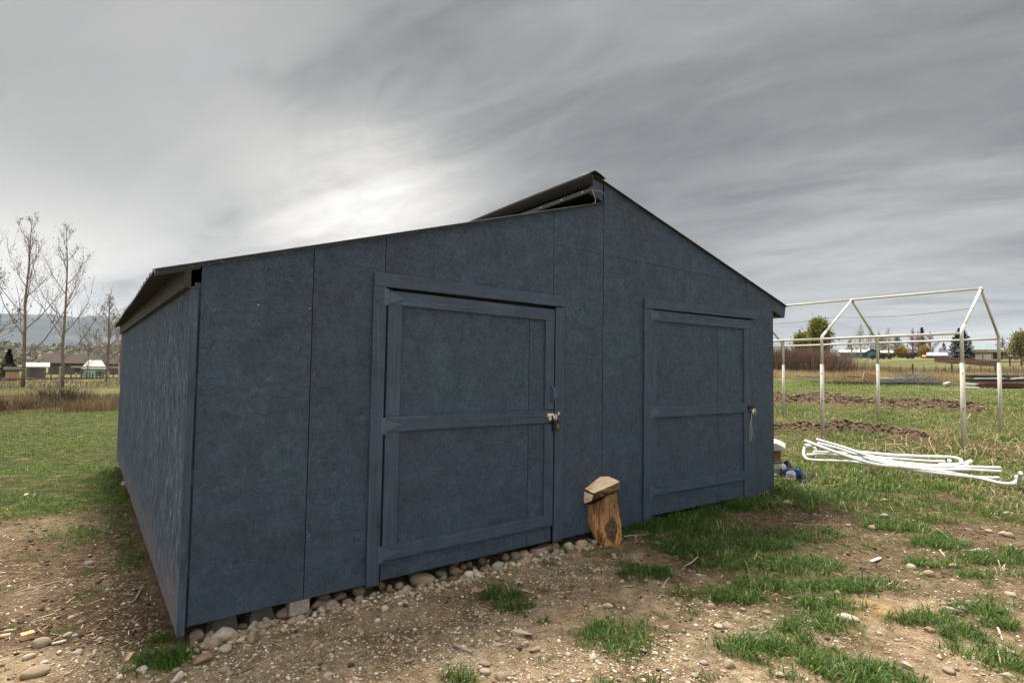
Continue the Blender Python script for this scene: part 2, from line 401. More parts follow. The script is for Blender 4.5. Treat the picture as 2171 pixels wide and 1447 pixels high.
def mat_blade(name, stops, trans=0.35, rough=0.5):
    m, t, b = newmat(name); a = t.new('ShaderNodeAttribute'); a.attribute_name = 'tint'
    c = t.ramp(a.outputs['Fac'], stops)
    setp(t, b, c, rough, spec=0.3)
    tr = t.new('ShaderNodeBsdfTranslucent'); t.put(tr.inputs[0], t.mix(1.0, c, (1.25, 1.3, 0.8), 'MULTIPLY'))
    ms = t.new('ShaderNodeMixShader'); ms.inputs[0].default_value = trans
    t.l.new(b.outputs[0], ms.inputs[1]); t.l.new(tr.outputs[0], ms.inputs[2])
    t.l.new(ms.outputs[0], t.n['Material Output'].inputs[0])
    return m
def mat_stone(name, c1, c2):
    m, t, b = newmat(name); tc = t.new('ShaderNodeTexCoord').outputs['Object']
    oi = t.new('ShaderNodeObjectInfo').outputs['Random']
    p = t.vmath('ADD', tc, t.math('MULTIPLY', oi, 20.0))
    n = t.noise(p, 22, 6, 0.7); n2 = t.noise(p, 140, 4, 0.7)
    base = t.mix(oi, c1, c2)
    col = t.mix(1.0, base, t.ramp(t.math('ADD', t.math('MULTIPLY', n, 0.7), t.math('MULTIPLY', n2, 0.3)), [(0.3, 0.55), (0.5, 0.95), (0.7, 1.35)]), 'MULTIPLY')
    ge = t.new('ShaderNodeNewGeometry').outputs['Position']
    col = t.mix(t.math('MULTIPLY', t.ramp(t.noise(p, 9, 4, .7), [(0.42, 0), (0.58, 1)]), 0.7), col, (0.36, 0.28, 0.19))
    setp(t, b, col, 0.8, t.bump(t.math('ADD', n, n2), 0.5, 0.006), spec=0.25)
    return m
M_osb = mat_osb(); M_bx = mat_board('painted_board', 0); M_bz = mat_board('painted_upright_board', 2)
M_side = mat_side(); M_ground = mat_ground()
M_trimworn = mat_board('worn_painted_edge', 0, PAINT, 0.5)
M_beamv = mat_board('painted_eave_board', 1, (0.022, 0.024, 0.022))
M_roof = simple('dark_roof_metal', (0.040, 0.040, 0.034), 0.6, 0.2, 0.2, 3, spec=.3)
M_flash = simple('black_flashing', (0.011, 0.011, 0.0095), 0.6, 0.0, 0.25, 4, spec=.2)
M_strip = simple('galvanised_strip', (0.075, 0.078, 0.070), 0.5, 0.2)
M_steel = simple('bright_steel', (0.62, 0.62, 0.60), 0.22, 1.0, 0.08)
M_dark = simple('shade_black', (0.012, 0.012, 0.012), 0.9, 0, 0.1)  # near-black colour stands in for shade inside and under the roof edge
M_blackm = simple('black_metal', (0.014, 0.014, 0.014), 0.35, 0.2)
M_brass = simple('brass_mark', (0.45, 0.34, 0.16), 0.4, 0.6)
M_hinge = simple('painted_hinge', tuple(q * 1.25 for q in PAINT), 0.4, 0.0, 0.12, 20)
M_rawwood = mat_board('raw_wood', 0, (0.22, 0.13, 0.08))
M_conc = simple('concrete', (0.085, 0.085, 0.078), 0.9, 0, 0.2, 12, 0.4)
M_cord = simple('cord', (0.42, 0.34, 0.32), 0.8)
M_tube = simple('cream_painted_tube', (0.60, 0.575, 0.51), 0.5, 0.0, 0.10, 6)
M_pvc = simple('white_pipe', (0.80, 0.81, 0.80), 0.35, 0.0, 0.06, 6)
M_wire = simple('wire', (0.10, 0.10, 0.09), 0.5, 0.3)

# ------------------------------------------------------------------ ground (one sheet to the horizon)
yu, yw = 0.91544, 0.96333
U = np.array([math.sin(yu), math.cos(yu), 0]); V = np.array([-math.cos(yu), math.sin(yu), 0])
Wd = np.array([math.sin(yw), math.cos(yw), 0]); X = np.array([-math.cos(yw), math.sin(yw), 0])
P0 = np.array([-1.7396, 3.1035, 0.0]); Q0 = P0 + U * 3.238
Zv = np.array([0, 0, 1.0])
def F(s, z, d=0.0): return P0 + U * s - V * d + Zv * z       # left front face, d = proud of the wall
def G(s, z, d=0.0): return Q0 + Wd * s - X * d + Zv * z      # right front face
BF = np.stack([U, V, Zv], 1); BG = np.stack([Wd, X, Zv], 1)
def fcoord(x, y):
    dx, dy = x - P0[0], y - P0[1]; return dx * U[0] + dy * U[1], dx * V[0] + dy * V[1]
def in_shed(x, y, m=0.0):
    s, v = fcoord(x, y); s2 = (x - Q0[0]) * Wd[0] + (y - Q0[1]) * Wd[1]; v2 = (x - Q0[0]) * X[0] + (y - Q0[1]) * X[1]
    return ((s > -.05 - m) & (s < 3.3) & (v > -m) & (v < 6.6 + m)) | ((s2 > -.1) & (s2 < 2.8 + m) & (v2 > -m) & (v2 < 6.6 + m))
# grass clumps seen in the photo: pixel, radius across, radius along, strength
TUFTS = [(1060, 1262, .17, .10, 1), (1095, 1285, .13, .08, 1), (1310, 1345, .24, .15, 1), (1350, 1220, .16, .12, .8), (1330, 1195, .14, .1, .6),
 (360, 1355, .13, .05, .9), (345, 1402, .20, .08, 1), (395, 1385, .10, .06, .9), (1440, 1100, .4, .25, 1), (1500, 1120, .5, .35, 1), (1400, 1085, .25, .1, 1),
 (1470, 1160, .35, .22, 1), (1540, 1180, .40, .25, 1), (1390, 1215, .15, .12, .9), (1430, 1250, .15, .14, .7), (1550, 1258, .24, .13, 1), (1640, 1235, .32, .13, 1), (1700, 1130, .45, .2, .8),
 (1620, 1150, .30, .2, .8), (1760, 1240, .28, .10, 1), (1830, 1235, .25, .10, .9), (1740, 1275, .26, .08, 1), (1690, 1195, .4, .2, .9), (1745, 1320, .26, .14, 1), (1600, 1375, .28, .11, 1), (1680, 1350, .14, .15, 1), (1730, 1400, .16, .14, 1),
 (1800, 1425, .2, .12, 1), (1880, 1445, .25, .12, 1), (1960, 1305, .22, .06, 1), (2040, 1340, .16, .10, 1), (2090, 1380, .22, .13, 1), (2150, 1410, .2, .12, 1), (2070, 1290, .2, .08, .9), (2120, 1320, .14, .08, .8),
 (1900, 1115, .35, .12, .9), (1990, 1150, .3, .12, .8), (2100, 1180, .35, .14, .8), (2150, 1205, .3, .14, .7), (1830, 1150, .25, .10, .7), (1950, 1190, .2, .07, .8), (2070, 1215, .18, .07, .8), (1880, 1330, .12, .06, .7),
 (2140, 1270, .18, .1, .7), (1480, 1255, .10, .07, .6), (1250, 1205, .12, .08, .5), (1200, 1150, .10, .06, .6), (1180, 1190, .12, .07, .5), (950, 1436, .06, .04, .8), (985, 1440, .08, .04, .8), (740, 1262, .07, .05, .6), (560, 1305, .05, .04, .4),
 (1600, 1070, .35, .12, 1), (1680, 1040, .35, .18, 1), (1760, 1050, .5, .3, 1), (1150, 1395, .05, .03, .6), (1640, 1440, .2, .06, .6), (1510, 1430, .12, .06, .5), (262, 1080, .12, .25, .6), (285, 1130, .1, .18, .5), (300, 1175, .06, .1, .35),
 (60, 1180, .2, .1, .4), (15, 1245, .12, .08, .7), (1860, 1420, .14, .1, .8), (1790, 1300, .08, .05, .5), (1160, 1255, .04, .03, .6), (1470, 1300, .1, .06, .4)]
TW = [(at(px, py, .01), rx, ry, st) for px, py, rx, ry, st in TUFTS]
for i in range(110):      # small ragged clumps thinning out into the dirt
    x_, y_ = rnd.uniform(.1, 5.5), rnd.uniform(2.0, 5.2)
    if rnd.random() < .25 + .75 * min(1, max(0, (x_ + y_ * .8 - 2.4) / 3)): TW.append((np.array([x_, y_, 0]), rnd.uniform(.03, .10), rnd.uniform(.03, .08), rnd.uniform(.45, .9)))
for i in range(26): TW.append((np.array([rnd.uniform(-5, -2.2), rnd.uniform(3.2, 5.6), 0]), rnd.uniform(.04, .12), rnd.uniform(.04, .10), rnd.uniform(.3, .7)))
DIRTS = [(1640, 1105, .55, .14), (1700, 1090, .5, .10), (1980, 1215, .7, .12), (1850, 1180, .5, .10), (1450, 1200, .0, .0), (2100, 1130, .4, .05)]
DW = [(at(px, py, .01), rx, ry) for px, py, rx, ry in DIRTS if rx > 0]
def grass_d(x, y):
    x = np.asarray(x, float); y = np.asarray(y, float); hd = np.degrees(np.arctan2(x, y)); d = np.hypot(x, y)
    n = fbm(x * 1.6, y * 1.6, 4, 20); n2 = fbm(x * 5, y * 5, 3, 24); n3 = fbm(x * .5, y * .5, 3, 27)
    # left lawn
    edge = 6.3 + (n - .5) * 3.4
    left = sstep(-.9, .8, y - 0.12 * x - edge) * (x < 1)
    left = np.maximum(left, sstep(.50, .66, n * .6 + n2 * .4) * .35 * (x < -2.6) * sstep(3.9, 5.5, y))
    # right meadow
    thr = 0.38 + 0.24 * (1 - sstep(4.6, 6.9, y + 0.10 * x))
    right = sstep(thr, thr + .12, n * .6 + n2 * .4) * (x > 0.9) * sstep(3.0, 4.4, y) * sstep(.8, 1.8, x)
    right = np.maximum(right, .34 * (x > .6) * sstep(2.6, 4.6, y + .1 * x) * sstep(.45, .62, n2) * sstep(.36, .5, n))
    right = np.maximum(right, (x > 1) * sstep(6.6, 8.2, y + .15 * x) * (.55 + .45 * sstep(.35, .5, n2 * .5 + n * .5)))
    g = np.where(x < 0, left, right)
    for q, rx, ry in DW:
        g = g * (1 - np.exp(-(((x - q[0]) / rx) ** 2 + ((y - q[1]) / ry) ** 2)))
    for q, rx, ry, st in TW:
        e = ((x - q[0]) / rx) ** 2 + ((y - q[1]) / (ry * 1.25)) ** 2
        g = np.maximum(g, st * (1 - sstep(.05, 2.0, e * (0.25 + 1.5 * n2))) * sstep(.32, .56, fbm(x * 13, y * 13, 3, 31)))
    b = berm(x, y); g = g * (1 - sstep(.05, .12, b) * .9)
    dry = sstep(.46, .6, n3) * .5
    return np.clip(g, 0, 1)
def dark_d(x, y):
    n = fbm(x * 1.1, y * 1.1, 4, 40)
    l = (x < -1.7) * sstep(2.5, 3.5, y + (n - .5) * 1.8) * (.65 + .35 * sstep(.4, .6, n))
    r = (x > .8) * sstep(3.6, 4.8, y + (n - .5) * 2.2) * .85
    return np.clip(np.maximum(l, r) + .28 * sstep(.48, .66, fbm(x * 2.1, y * 2.1, 4, 44)), 0, 1)
SAW = [at(1848, 1282), at(1880, 1300), at(1825, 1270)]
rr = np.concatenate([[0.35], 0.35 * 1.0115 ** np.arange(1, 860)])
rr = rr[rr < 4200]
th = np.radians(np.concatenate([np.arange(-62, 62, .26), np.arange(62, 298, 3.0)]))
RR, TH = np.meshgrid(rr, th, indexing='ij'); gx, gy = RR * np.sin(TH), RR * np.cos(TH)
hz_ = height(gx, gy)
nth = len(th); nrr = len(rr)
ii, jj = np.meshgrid(np.arange(nrr - 1), np.arange(nth), indexing='ij'); j2 = (jj + 1) % nth
F4 = np.stack([ii * nth + jj, (ii + 1) * nth + jj, (ii + 1) * nth + j2, ii * nth + j2], -1).reshape(-1, 4)[:, ::-1]
VV = np.stack([gx, gy, hz_], -1).reshape(-1, 3)
c0 = len(VV); VV = np.vstack([VV, [[0, 0, float(height(0, 0))]]])
F3 = np.stack([np.full(nth, c0), np.arange(nth), (np.arange(nth) + 1) % nth], -1)[:, ::-1]
gxx, gyy = VV[:, 0], VV[:, 1]
sdv = np.zeros(len(VV))
for q, r in zip(SAW, (.16, .10, .10)): sdv = np.maximum(sdv, np.exp(-(np.hypot((gxx - q[0]) / 1.3, gyy - q[1]) / r) ** 2))
sdv = sdv * sstep(.3, .6, fbm(gxx * 12, gyy * 12, 3, 50)) * .8
ground = fast_mesh('ground', VV, F4, F3, M_ground, {'grass': grass_d(gxx, gyy), 'dark': dark_d(gxx, gyy), 'berm': sstep(.06, .16, berm(gxx, gyy)), 'sawdust': sdv}, smooth=True)
tag(ground, kind='structure')

# ------------------------------------------------------------------ the shed
shed = empty('wooden_shed', P0, 'slate blue painted board shed with two padlocked doors and a low metal roof', 'shed')
TH_ = 0.012
WB = 0.12
def rt(s): return 2.10 + 0.30 * s             # top edge of left front
def rt2(s): return 3.262 - 0.2955 * s          # top edge of right front
def panel(Fm, B, poly, nm='wall_panel', mat=None, c0=-TH_, c1=0.0, parent=None, bev=0.0015, label=None):
    o = MB().prism(Fm, poly, c0, c1).build(nm, mat or M_osb, parent or shed, B, bevel=bev)
    if label: o['label'] = label
    return o
g_ = 0.0022
panel(F, BF, [(0, WB), (.618 - g_, WB + .004), (.618 - g_, rt(.618)), (0, rt(0))])
panel(F, BF, [(.618 + g_, WB), (1.05, WB), (1.05, 2.15), (1.10 - g_, 2.15), (1.10 - g_, rt(1.1)), (.618 + g_, rt(.618))])
panel(F, BF, [(1.10 + g_, 2.10), (2.628 - g_, 2.10), (2.628 - g_, rt(2.628)), (1.10 + g_, rt(1.1))])
panel(F, BF, [(2.69, WB), (3.236, WB), (3.236, 2.5995), (2.628 + g_, 2.6045), (2.628 + g_, 2.10), (2.69, 2.10)])
panel(F, BF, [(2.628 + g_, 2.606), (3.236, 2.601), (3.236, rt(3.236)), (2.628 + g_, rt(2.628))])
# right front face
panel(G, BG, [(.004, .10), (.59, .10), (.59, 2.16), (1.144 - g_, 2.16), (1.144 - g_, 2.578), (.004, 2.596)])
panel(G, BG, [(1.144 + g_, 2.16), (2.256 - g_, 2.16), (2.256 - g_, 2.562), (1.144 + g_, 2.578)])
panel(G, BG, [(.004, 2.5975), (2.20, 2.5645), (2.256, rt2(2.256) - .004), (.004, rt2(0))])
panel(G, BG, [(2.256 + g_, 2.16), (2.335, 2.16), (2.335, .12), (2.80, .12), (2.80, rt2(2.8)), (2.256 + g_, rt2(2.256))])
# inner walls behind the sheets, coloured near-black so the gaps read as shade
MB().prism(F, [(.03, .15), (3.2, .15), (3.2, rt(3.2) - .05), (.03, rt(.03) - .06)], -.075, -.035).build('shade_lining', M_dark, shed, BF)
MB().prism(G, [(.02, .15), (2.76, .15), (2.76, rt2(2.76) - .06), (.02, rt2(.02) - .06)], -.075, -.035).build('shade_lining', M_dark, shed, BG)
# left side wall
def SD(v, z, d=0.0): return P0 + V * v + U * (-.05 - d) + Zv * z     # d = outwards
SB = np.stack([U, V, Zv], 1)
mb = MB()
nzz = 60; pts = []
rngs = random.Random(3)
edge = [-.004 - .003 * float(vnoise(i * .3, 3.3)) - .012 * math.exp(-((i - 17) / 2.2) ** 2) - .014 * math.exp(-((i - 47) / 2.5) ** 2) for i in range(nzz + 1)]
for (v0, v1, first) in ((0, 1.215, True), (1.224, 2.435, False), (2.444, 3.655, False), (3.664, 4.875, False), (4.884, 6.6, False)):
    z0 = .09 + .01 * v0
    if first:
        poly = [(v1, .10), (v1, 1.975), (.002, 1.975), (.002, .085)]
    else: poly = [(v1, z0), (v1, 1.975), (v0, 1.975), (v0, z0)]
    MB().prism(SD, poly[::-1], -.018, 0).build('side_panel', M_side, shed, SB)
MB().box(SD, .02, .055, .14, 2.0, -.052, -.020).build('corner_stud', M_bz, shed, SB)
ed = []
for i in range(nzz + 1):
    z = 1.955 - (1.955 - .080) * i / nzz; j = 1.5 * edge[i]
    ed.append([SD(-.004 + j, z, .001), SD(.001, z, .001), SD(.001, z, -.036), SD(-.010, z, -.036)])
mbe = MB(); vs = [q for r in ed for q in r]
mbe.add(vs, [(i * 4 + k, i * 4 + (k + 1) % 4, i * 4 + 4 + (k + 1) % 4, i * 4 + 4 + k) for i in range(nzz) for k in range(4)] + [(3, 2, 1, 0), tuple(nzz * 4 + k for k in range(4))])
mbe.build('edge_board', M_bz, shed, SB)
MB().box(SD, -.012, 6.6, 1.962, 2.088, .002, .036).build('eave_board', M_beamv, shed, SB, bevel=.002)
for zz in (1.90, 1.45, .95, .45): MB().box(SD, .012, .05, zz - .07, zz + .03, -.052, -.037).build('blocking', M_bz, shed, SB)
# back and right walls
MB().prism(lambda a, z, d: F(a, z, -6.6 + d), [(-.05, .1), (3.3, .1), (3.3, rt(3.3)), (-.05, rt(-.05))], -.02, 0).build('back_panel', M_osb, shed, BF)
MB().prism(lambda a, z, d: G(a, z, -6.6 + d), [(-.1, .1), (2.8, .1), (2.8, rt2(2.8)), (-.1, rt2(-.1))], -.02, 0).build('back_panel', M_osb, shed, BG)
MB().box(lambda a, z, d: Q0 + Wd * (2.785 + d) + X * a + Zv * z, .0, 6.6, .12, 2.42, 0, .013).build('side_panel', M_osb, shed, np.stack([X, Wd, Zv], 1))
MB().prism(F, [(.02, .125), (3.2, .125), (3.2, .2), (.02, .2)], -6.5, -.09).build('floor', M_dark, shed, BF)  # floor coloured near-black for the shade under the wall
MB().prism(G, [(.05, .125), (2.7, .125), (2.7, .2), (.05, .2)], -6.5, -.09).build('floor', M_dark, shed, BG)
# lean-to roof: ribbed metal
def corr(Pm, s0f, s0b, s1, vlen, top, name, pitch=.235, hgt=.022, slope_dir=1):
    prof = []; v = -.035
    while v < vlen:
        prof += [(v, 0), (v + pitch * .62, 0), (v + pitch * .70, hgt), (v + pitch * .86, hgt), (v + pitch * .94, 0)]
        v += pitch
    vs = []; fs = []; T = .004
    for (vv, h) in prof:
        f_ = max(0, min(1, vv / vlen)); s0 = s0f + (s0b - s0f) * f_
        wv = .006 * math.sin(vv * 2.3) + rngs.uniform(-.002, .002)
        vs += [Pm(s0, top(s0) + h + wv, vv), Pm(s1, top(s1) + h, vv), Pm(s0, top(s0) + h + wv - T, vv), Pm(s1, top(s1) + h - T, vv)]
    for i in range(len(prof) - 1):
        a = i * 4; b_ = a + 4
        fs += [(a, b_, b_ + 1, a + 1), (a + 2, a + 3, b_ + 3, b_ + 2), (a, a + 2, b_ + 2, b_), (a + 1, b_ + 1, b_ + 3, a + 3)]
    fs += [(0, 1, 3, 2), (len(vs) - 4, len(vs) - 2, len(vs) - 1, len(vs) - 3)]
    return MB().add(vs, fs).build(name, M_roof, shed)
roofL = corr(lambda s, z, v: P0 + U * s + V * v + Zv * z, -.222, -.150, 3.24, 6.75, lambda s: 2.112 + .30 * s, 'roof_sheet')
MB().prism(F, [(-.222, rt(-.222) - .010), (3.236, rt(3.236) + .001), (3.236, rt(3.236) + .016), (-.222, rt(-.222) + .018)], -.05, .014).build('roof_trim', M_trimworn, shed, BF, bevel=.002)
MB().prism(F, [(-.222, rt(-.222) - .022), (-.01, rt(-.01) - .022), (-.01, rt(-.01) - .011), (-.222, rt(-.222) - .011)], -.012, .010).build('roof_trim', M_roof, shed, BF)
# main roof
roofR = corr(lambda s, z, v: Q0 + Wd * s + X * v + Zv * z, 3.075, 3.075, -.13, 6.75, lambda s: 3.262 - .2955 * s, 'roof_sheet')
MB().prism(G, [(.005, rt2(0) + .001), (3.075, rt2(3.075)), (3.075, rt2(3.075) + .014), (.005, rt2(0) + .016)], -.05, .012).build('roof_trim', M_trimworn, shed, BG, bevel=.002)
# right eave: rake tail, fascia, soffit
MB().prism(G, [(2.803, 2.285), (3.055, 2.212), (3.085, 2.345), (2.803, 2.43)], -.036, -.001).build('rake_board', M_bx, shed, BG, bevel=.002)
MB().prism(G, [(3.035, 2.215), (3.06, 2.215), (3.085, 2.34), (3.06, 2.34)], -6.6, -.037).build('eave_board', M_bx, shed, BG)
MB().prism(G, [(2.81, 2.225), (3.04, 2.225), (3.04, 2.24), (2.81, 2.24)], -6.6, -.07).build('soffit', M_rawwood, shed, BG)
MB().prism(G, [(2.80, 2.21), (2.835, 2.21), (2.835, 2.30), (2.80, 2.30)], -.20, -.10).build('rafter_tail', M_rawwood, shed, BG, bevel=.004)
MB().prism(G, [(2.81, 2.255), (3.04, 2.245), (3.04, 2.29), (2.81, 2.30)], -.16, -.12).build('rafter_tail', M_rawwood, shed, BG, bevel=.004)
# high edge of the main roof: rafters, fascia, ridge flashing
H0 = Q0 + np.array([0, 0, 0])
def K(s, z, v=0.0): return Q0 + Wd * s + X * v + Zv * z
MB().prism(G, [(-.155, 3.145), (-.004, 3.085), (-.004, 3.258), (-.155, 3.29)], -.045, -.008).build('rake_board', M_bx, shed, BG, bevel=.003)
MB().prism(G, [(-.15, 3.155), (-.13, 3.155), (-.13, 3.30), (-.15, 3.30)], -6.6, -.046).build('ridge_fascia', M_dark, shed, BG)  # coloured near-black for the shaded gap below the flashing
MB().prism(G, [(-.13, 3.18), (0, 3.16), (0, 3.18), (-.13, 3.20)], -6.6, -.05).build('soffit', M_dark, shed, BG)  # shadow under the raised roof edge put into the colour
mbf = MB(); prof = [(-.163, 3.205), (-.178, 3.212), (-.182, 3.300), (-.178, 3.325), (-.165, 3.338), (-.13, 3.345), (-.07, 3.325), (-.01, 3.300), (-.01, 3.294), (-.07, 3.319), (-.13, 3.338), (-.16, 3.331), (-.172, 3.32), (-.176, 3.30), (-.172, 3.215), (-.163, 3.211)]
vs = []; fs = []; N = 40; npf = len(prof)
for i in range(N + 1):
    v = -.03 + 6.7 * i / N
    for (a, z) in prof: vs.append(K(a + .004 * math.sin(v * 3.1) * (z < 3.3), z + .004 * math.sin(v * 1.7), v))
for i in range(N):
    for k in range(npf): fs.append((i * npf + k, (i + 1) * npf + k, (i + 1) * npf + (k + 1) % npf, i * npf + (k + 1) % npf))
fs += [tuple(range(npf)), tuple(N * npf + k for k in range(npf - 1, -1, -1))]
mbf.add(vs, fs).build('ridge_flashing', M_flash, shed, smooth=True)
strip = MB().prism(G, [(-.172, 3.150), (-.155, 3.146), (-.155, 3.188), (-.172, 3.186)], -6.6, .02).build('edge_strip', M_strip, shed, BG, bevel=.002)
for v in (.10, .40, .72, 1.04, 1.36, 1.7, 2.05):
    p = K(-.174, 3.168, v); MB().tube([p, p - Wd * .006], [.011, .008], 10).build('screw_cap', M_steel, strip)
MB().tube([K(-.16, 3.165, -.015), K(-.08, 3.165, -.035), K(-.003, 3.155, -.015)], .0022, 5).build('tie_wire', M_cord, shed)
MB().tube([K(-.165, 3.16, -.02), K(-.16, 3.12, -.035), K(-.135, 3.085, -.03), K(-.14, 3.05, -.035), K(-.16, 3.035, -.02)], .003, 5).build('tie_wire', M_cord, shed)
MB().prism(G, [(-.165, 3.305), (-.10, 3.285), (-.10, 3.305), (-.165, 3.328)], -.10, -.012).build('raw_batten', M_rawwood, shed, BG)

# ---- doors
def door(Fm, B, name, d, label):
    e = empty(name, Fm(d['s0'], WB, 0), parent=shed); e['label'] = label
    off = d.get('off', 0.0)
    s0, s1, z0, z1 = d['s0'], d['s1'], d['z0'], d['z1']; sag = d.get('sag', 0)
    def b(nm, a0, a1, b0, b1, c0, c1, mat, sg=0.0, bev=.0025):
        q = MB().prism(Fm, [(a0, b0 - sg * (a0 - s0)), (a1, b0 - sg * (a1 - s0)), (a1, b1 - sg * (a1 - s0)), (a0, b1 - sg * (a0 - s0))], c0, c1)
        return q.build(nm, mat, e, B, bevel=bev)
    ps = d['seam']
    b('door_panel', s0, ps - g_, z0, z1 - .005, -.011 + off, .001 + off, M_osb, 0, .001)
    if d.get('hseam'):
        b('door_panel', ps + g_, s1, z0, d['hseam'] - .001, -.011 + off, .001 + off, M_osb, 0, .001)
        b('door_panel', ps + g_, s1, d['hseam'] + .001, z1 - .02, -.011 + off, .001 + off, M_osb, 0, .001)
    else: b('door_panel', ps + g_, s1, z0, z1 - .005, -.011 + off, .001 + off, M_osb, 0, .001)
    T = .020
    rails = d['rails']
    for (a, c, t) in rails: b('door_rail', s0 + .001, d['re'], a, c, .0015 + off, T + off, M_bx, t)
    tops = [(rails[0][0], rails[1][1]), (rails[1][0], rails[2][1])]
    for (hi, lo) in tops:
        b('door_stile', s0 + .002, d['sl'], lo + .001, hi - .001, .0015 + off, d.get('tl', T) - .002 + off, M_bz)
        b('door_stile', d['sr0'], d['sr1'], lo + .001, hi - .001 - sag * (d['sr0'] - s0), .0015 + off, T - .001 + off, M_bz)
    if d.get('tail'): b('door_stile', d['sr0'], d['sr1'], z0 + .002, rails[2][0] - .002, .0015 + off, T - .001 + off, M_bz)
    for hz0 in d['hinges']:
        h = empty('hinge', Fm(s0, hz0, T), parent=e)
        MB().box(Fm, s0 - .036, s0 - .006, hz0 - .055, hz0 + .055, d['jp'] + .0005, d['jp'] + .003).build('plate', M_hinge, h, B)
        MB().tube([Fm(s0 - .002, hz0 - .056, T + .006 + off), Fm(s0 - .002, hz0 + .056, T + .006 + off)], .0055, 8).build('pin', M_hinge, h)
        MB().prism(Fm, [(s0 + .003, hz0 - .042), (s0 + .10, hz0 - .008), (s0 + .118, hz0 - .006), (s0 + .122, hz0), (s0 + .118, hz0 + .006), (s0 + .10, hz0 + .008), (s0 + .003, hz0 + .042)], T + .0005 + off, T + .0045 + off).build('strap', M_hinge, h, B)
        for (a, z) in ((.015, .025), (.015, -.025), (.05, 0), (.10, 0)):
            MB().tube([Fm(s0 + a, hz0 + z, T + .003 + off), Fm(s0 + a, hz0 + z, T + .0048 + off)], .0032, 6).build('screw', M_blackm, h)
    return e
d1 = door(F, BF, 'door', dict(s0=1.118, s1=2.628, z0=.125, z1=2.05, seam=2.372, hseam=.812, rails=[(1.966, 2.062, .011), (1.106, 1.208, .003), (.256, .346, 0)],
     re=2.632, sl=1.224, sr0=2.535, sr1=2.630, sag=.011, hinges=(2.015, 1.150, .300), jp=.026), 'left door, wider, with black padlock')
d2 = door(G, BG, 'door', dict(s0=.647, s1=2.300, z0=.150, z1=2.130, seam=1.711, rails=[(2.032, 2.135, 0), (1.090, 1.198, 0), (.343, .443, 0)],
     re=2.300, sl=.725, sr0=2.172, sr1=2.298, tl=.008, tail=True, hinges=(2.080, 1.140, .385), jp=.024), 'right door with round silver padlock')
def dots(Fm, off, lst, par):
    for (a, z) in lst: MB().tube([Fm(a, z, off), Fm(a, z, off + .0012)], .0042, 6).build('nail', M_blackm, par)
dots(F, .0202, [(1.16, 1.99), (1.16, 2.03), (1.45, 2.0), (1.9, 1.99), (2.3, 1.985), (2.58, 1.98), (1.16, 1.16), (1.5, 1.15), (1.95, 1.16), (2.4, 1.15), (1.17, .30), (1.55, .29), (2.0, .31), (2.42, .30), (2.58, .32)], d1)
dots(F, .0192, [(2.58, 1.8), (2.585, 1.55), (2.575, .95), (2.58, .6)], d1)
dots(F, .0186, [(1.17, 1.7), (1.16, 1.45), (1.17, .9), (1.16, .6)], d1)
dots(G, .0202, [(.70, 2.09), (1.1, 2.08), (1.6, 2.09), (2.1, 2.08), (.70, 1.15), (1.2, 1.14), (1.8, 1.15), (.70, .39), (1.2, .40), (1.8, .39), (2.2, .40)], d2)
# trims around the doors
tr = empty('door_frame', F(1.0, .1), parent=shed)
MB().prism(F, [(1.010, .108), (1.100, .108), (1.102, 2.083), (1.012, 2.083)], .001, .026).build('jamb', M_bz, tr, BF, bevel=.003)
MB().prism(F, [(2.645, .112), (2.742, .112), (2.742, 2.070), (2.645, 2.070)], .001, .020).build('jamb', M_bz, tr, BF, bevel=.003)
MB().prism(F, [(1.012, 2.0845), (2.742, 2.076), (2.742, 2.166), (1.012, 2.177)], .001, .028).build('header', M_bx, tr, BF, bevel=.003)
tr2 = empty('door_frame', G(.5, .1), parent=shed)
MB().prism(G, [(.528, .105), (.636, .105), (.636, 2.143), (.528, 2.143)], .001, .024).build('jamb', M_bz, tr2, BG, bevel=.003)
MB().prism(G, [(2.318, .125), (2.392, .125), (2.392, 2.143), (2.318, 2.143)], .0005, .007).build('jamb', M_bz, tr2, BG, bevel=.002)
MB().prism(G, [(.526, 2.1455), (2.396, 2.157), (2.396, 2.252), (.526, 2.244)], .001, .028).build('header', M_bx, tr2, BG, bevel=.003)
# pull handle and slide bolts
MB().tube([F(2.598, 1.40, .020), F(2.606, 1.39, .040), F(2.612, 1.36, .052), F(2.612, 1.31, .052), F(2.604, 1.285, .040), F(2.592, 1.275, .020)], [.007, .010, .013, .013, .011, .008], 8).build('pull_handle', M_hinge, d1, smooth=True)
def bolt(Fm, B, s, z, par, mat, off=0.021):
    e = empty('slide_bolt', Fm(s, z, off), parent=par)
    MB().box(Fm, s - .075, s - .005, z - .015, z + .013, off, off + .003).build('plate', mat, e, B)
    MB().tube([Fm(s - .075, z, off + .010), Fm(s + .085, z + .002, off + .010)], .0060, 8).build('rod', M_steel if mat is M_steel else mat, e, smooth=True)
    MB().tube([Fm(s - .012, z, off + .008), Fm(s - .010, z - .02, off + .018), Fm(s - .004, z - .045, off + .018)], .005, 6).build('lug', mat, e)
    MB().tube([Fm(s + .022, z, off + .008), Fm(s + .014, z - .02, off + .018), Fm(s + .010, z - .04, off + .018)], .005, 6).build('lug', mat, e)
    MB().box(Fm, s - .060, s - .030, z - .045, z - .016, off + .001, off + .010).build('catch', mat, e, B, bevel=.002)
    MB().box(Fm, s + .035, s + .062, z - .010, z + .022, off + .001, off + .013).build('keeper', mat, e, B, bevel=.003)
bolt(F, BF, 2.628, 1.165, d1, M_steel)
bolt(G, BG, 2.300, 1.155, d2, M_blackm)
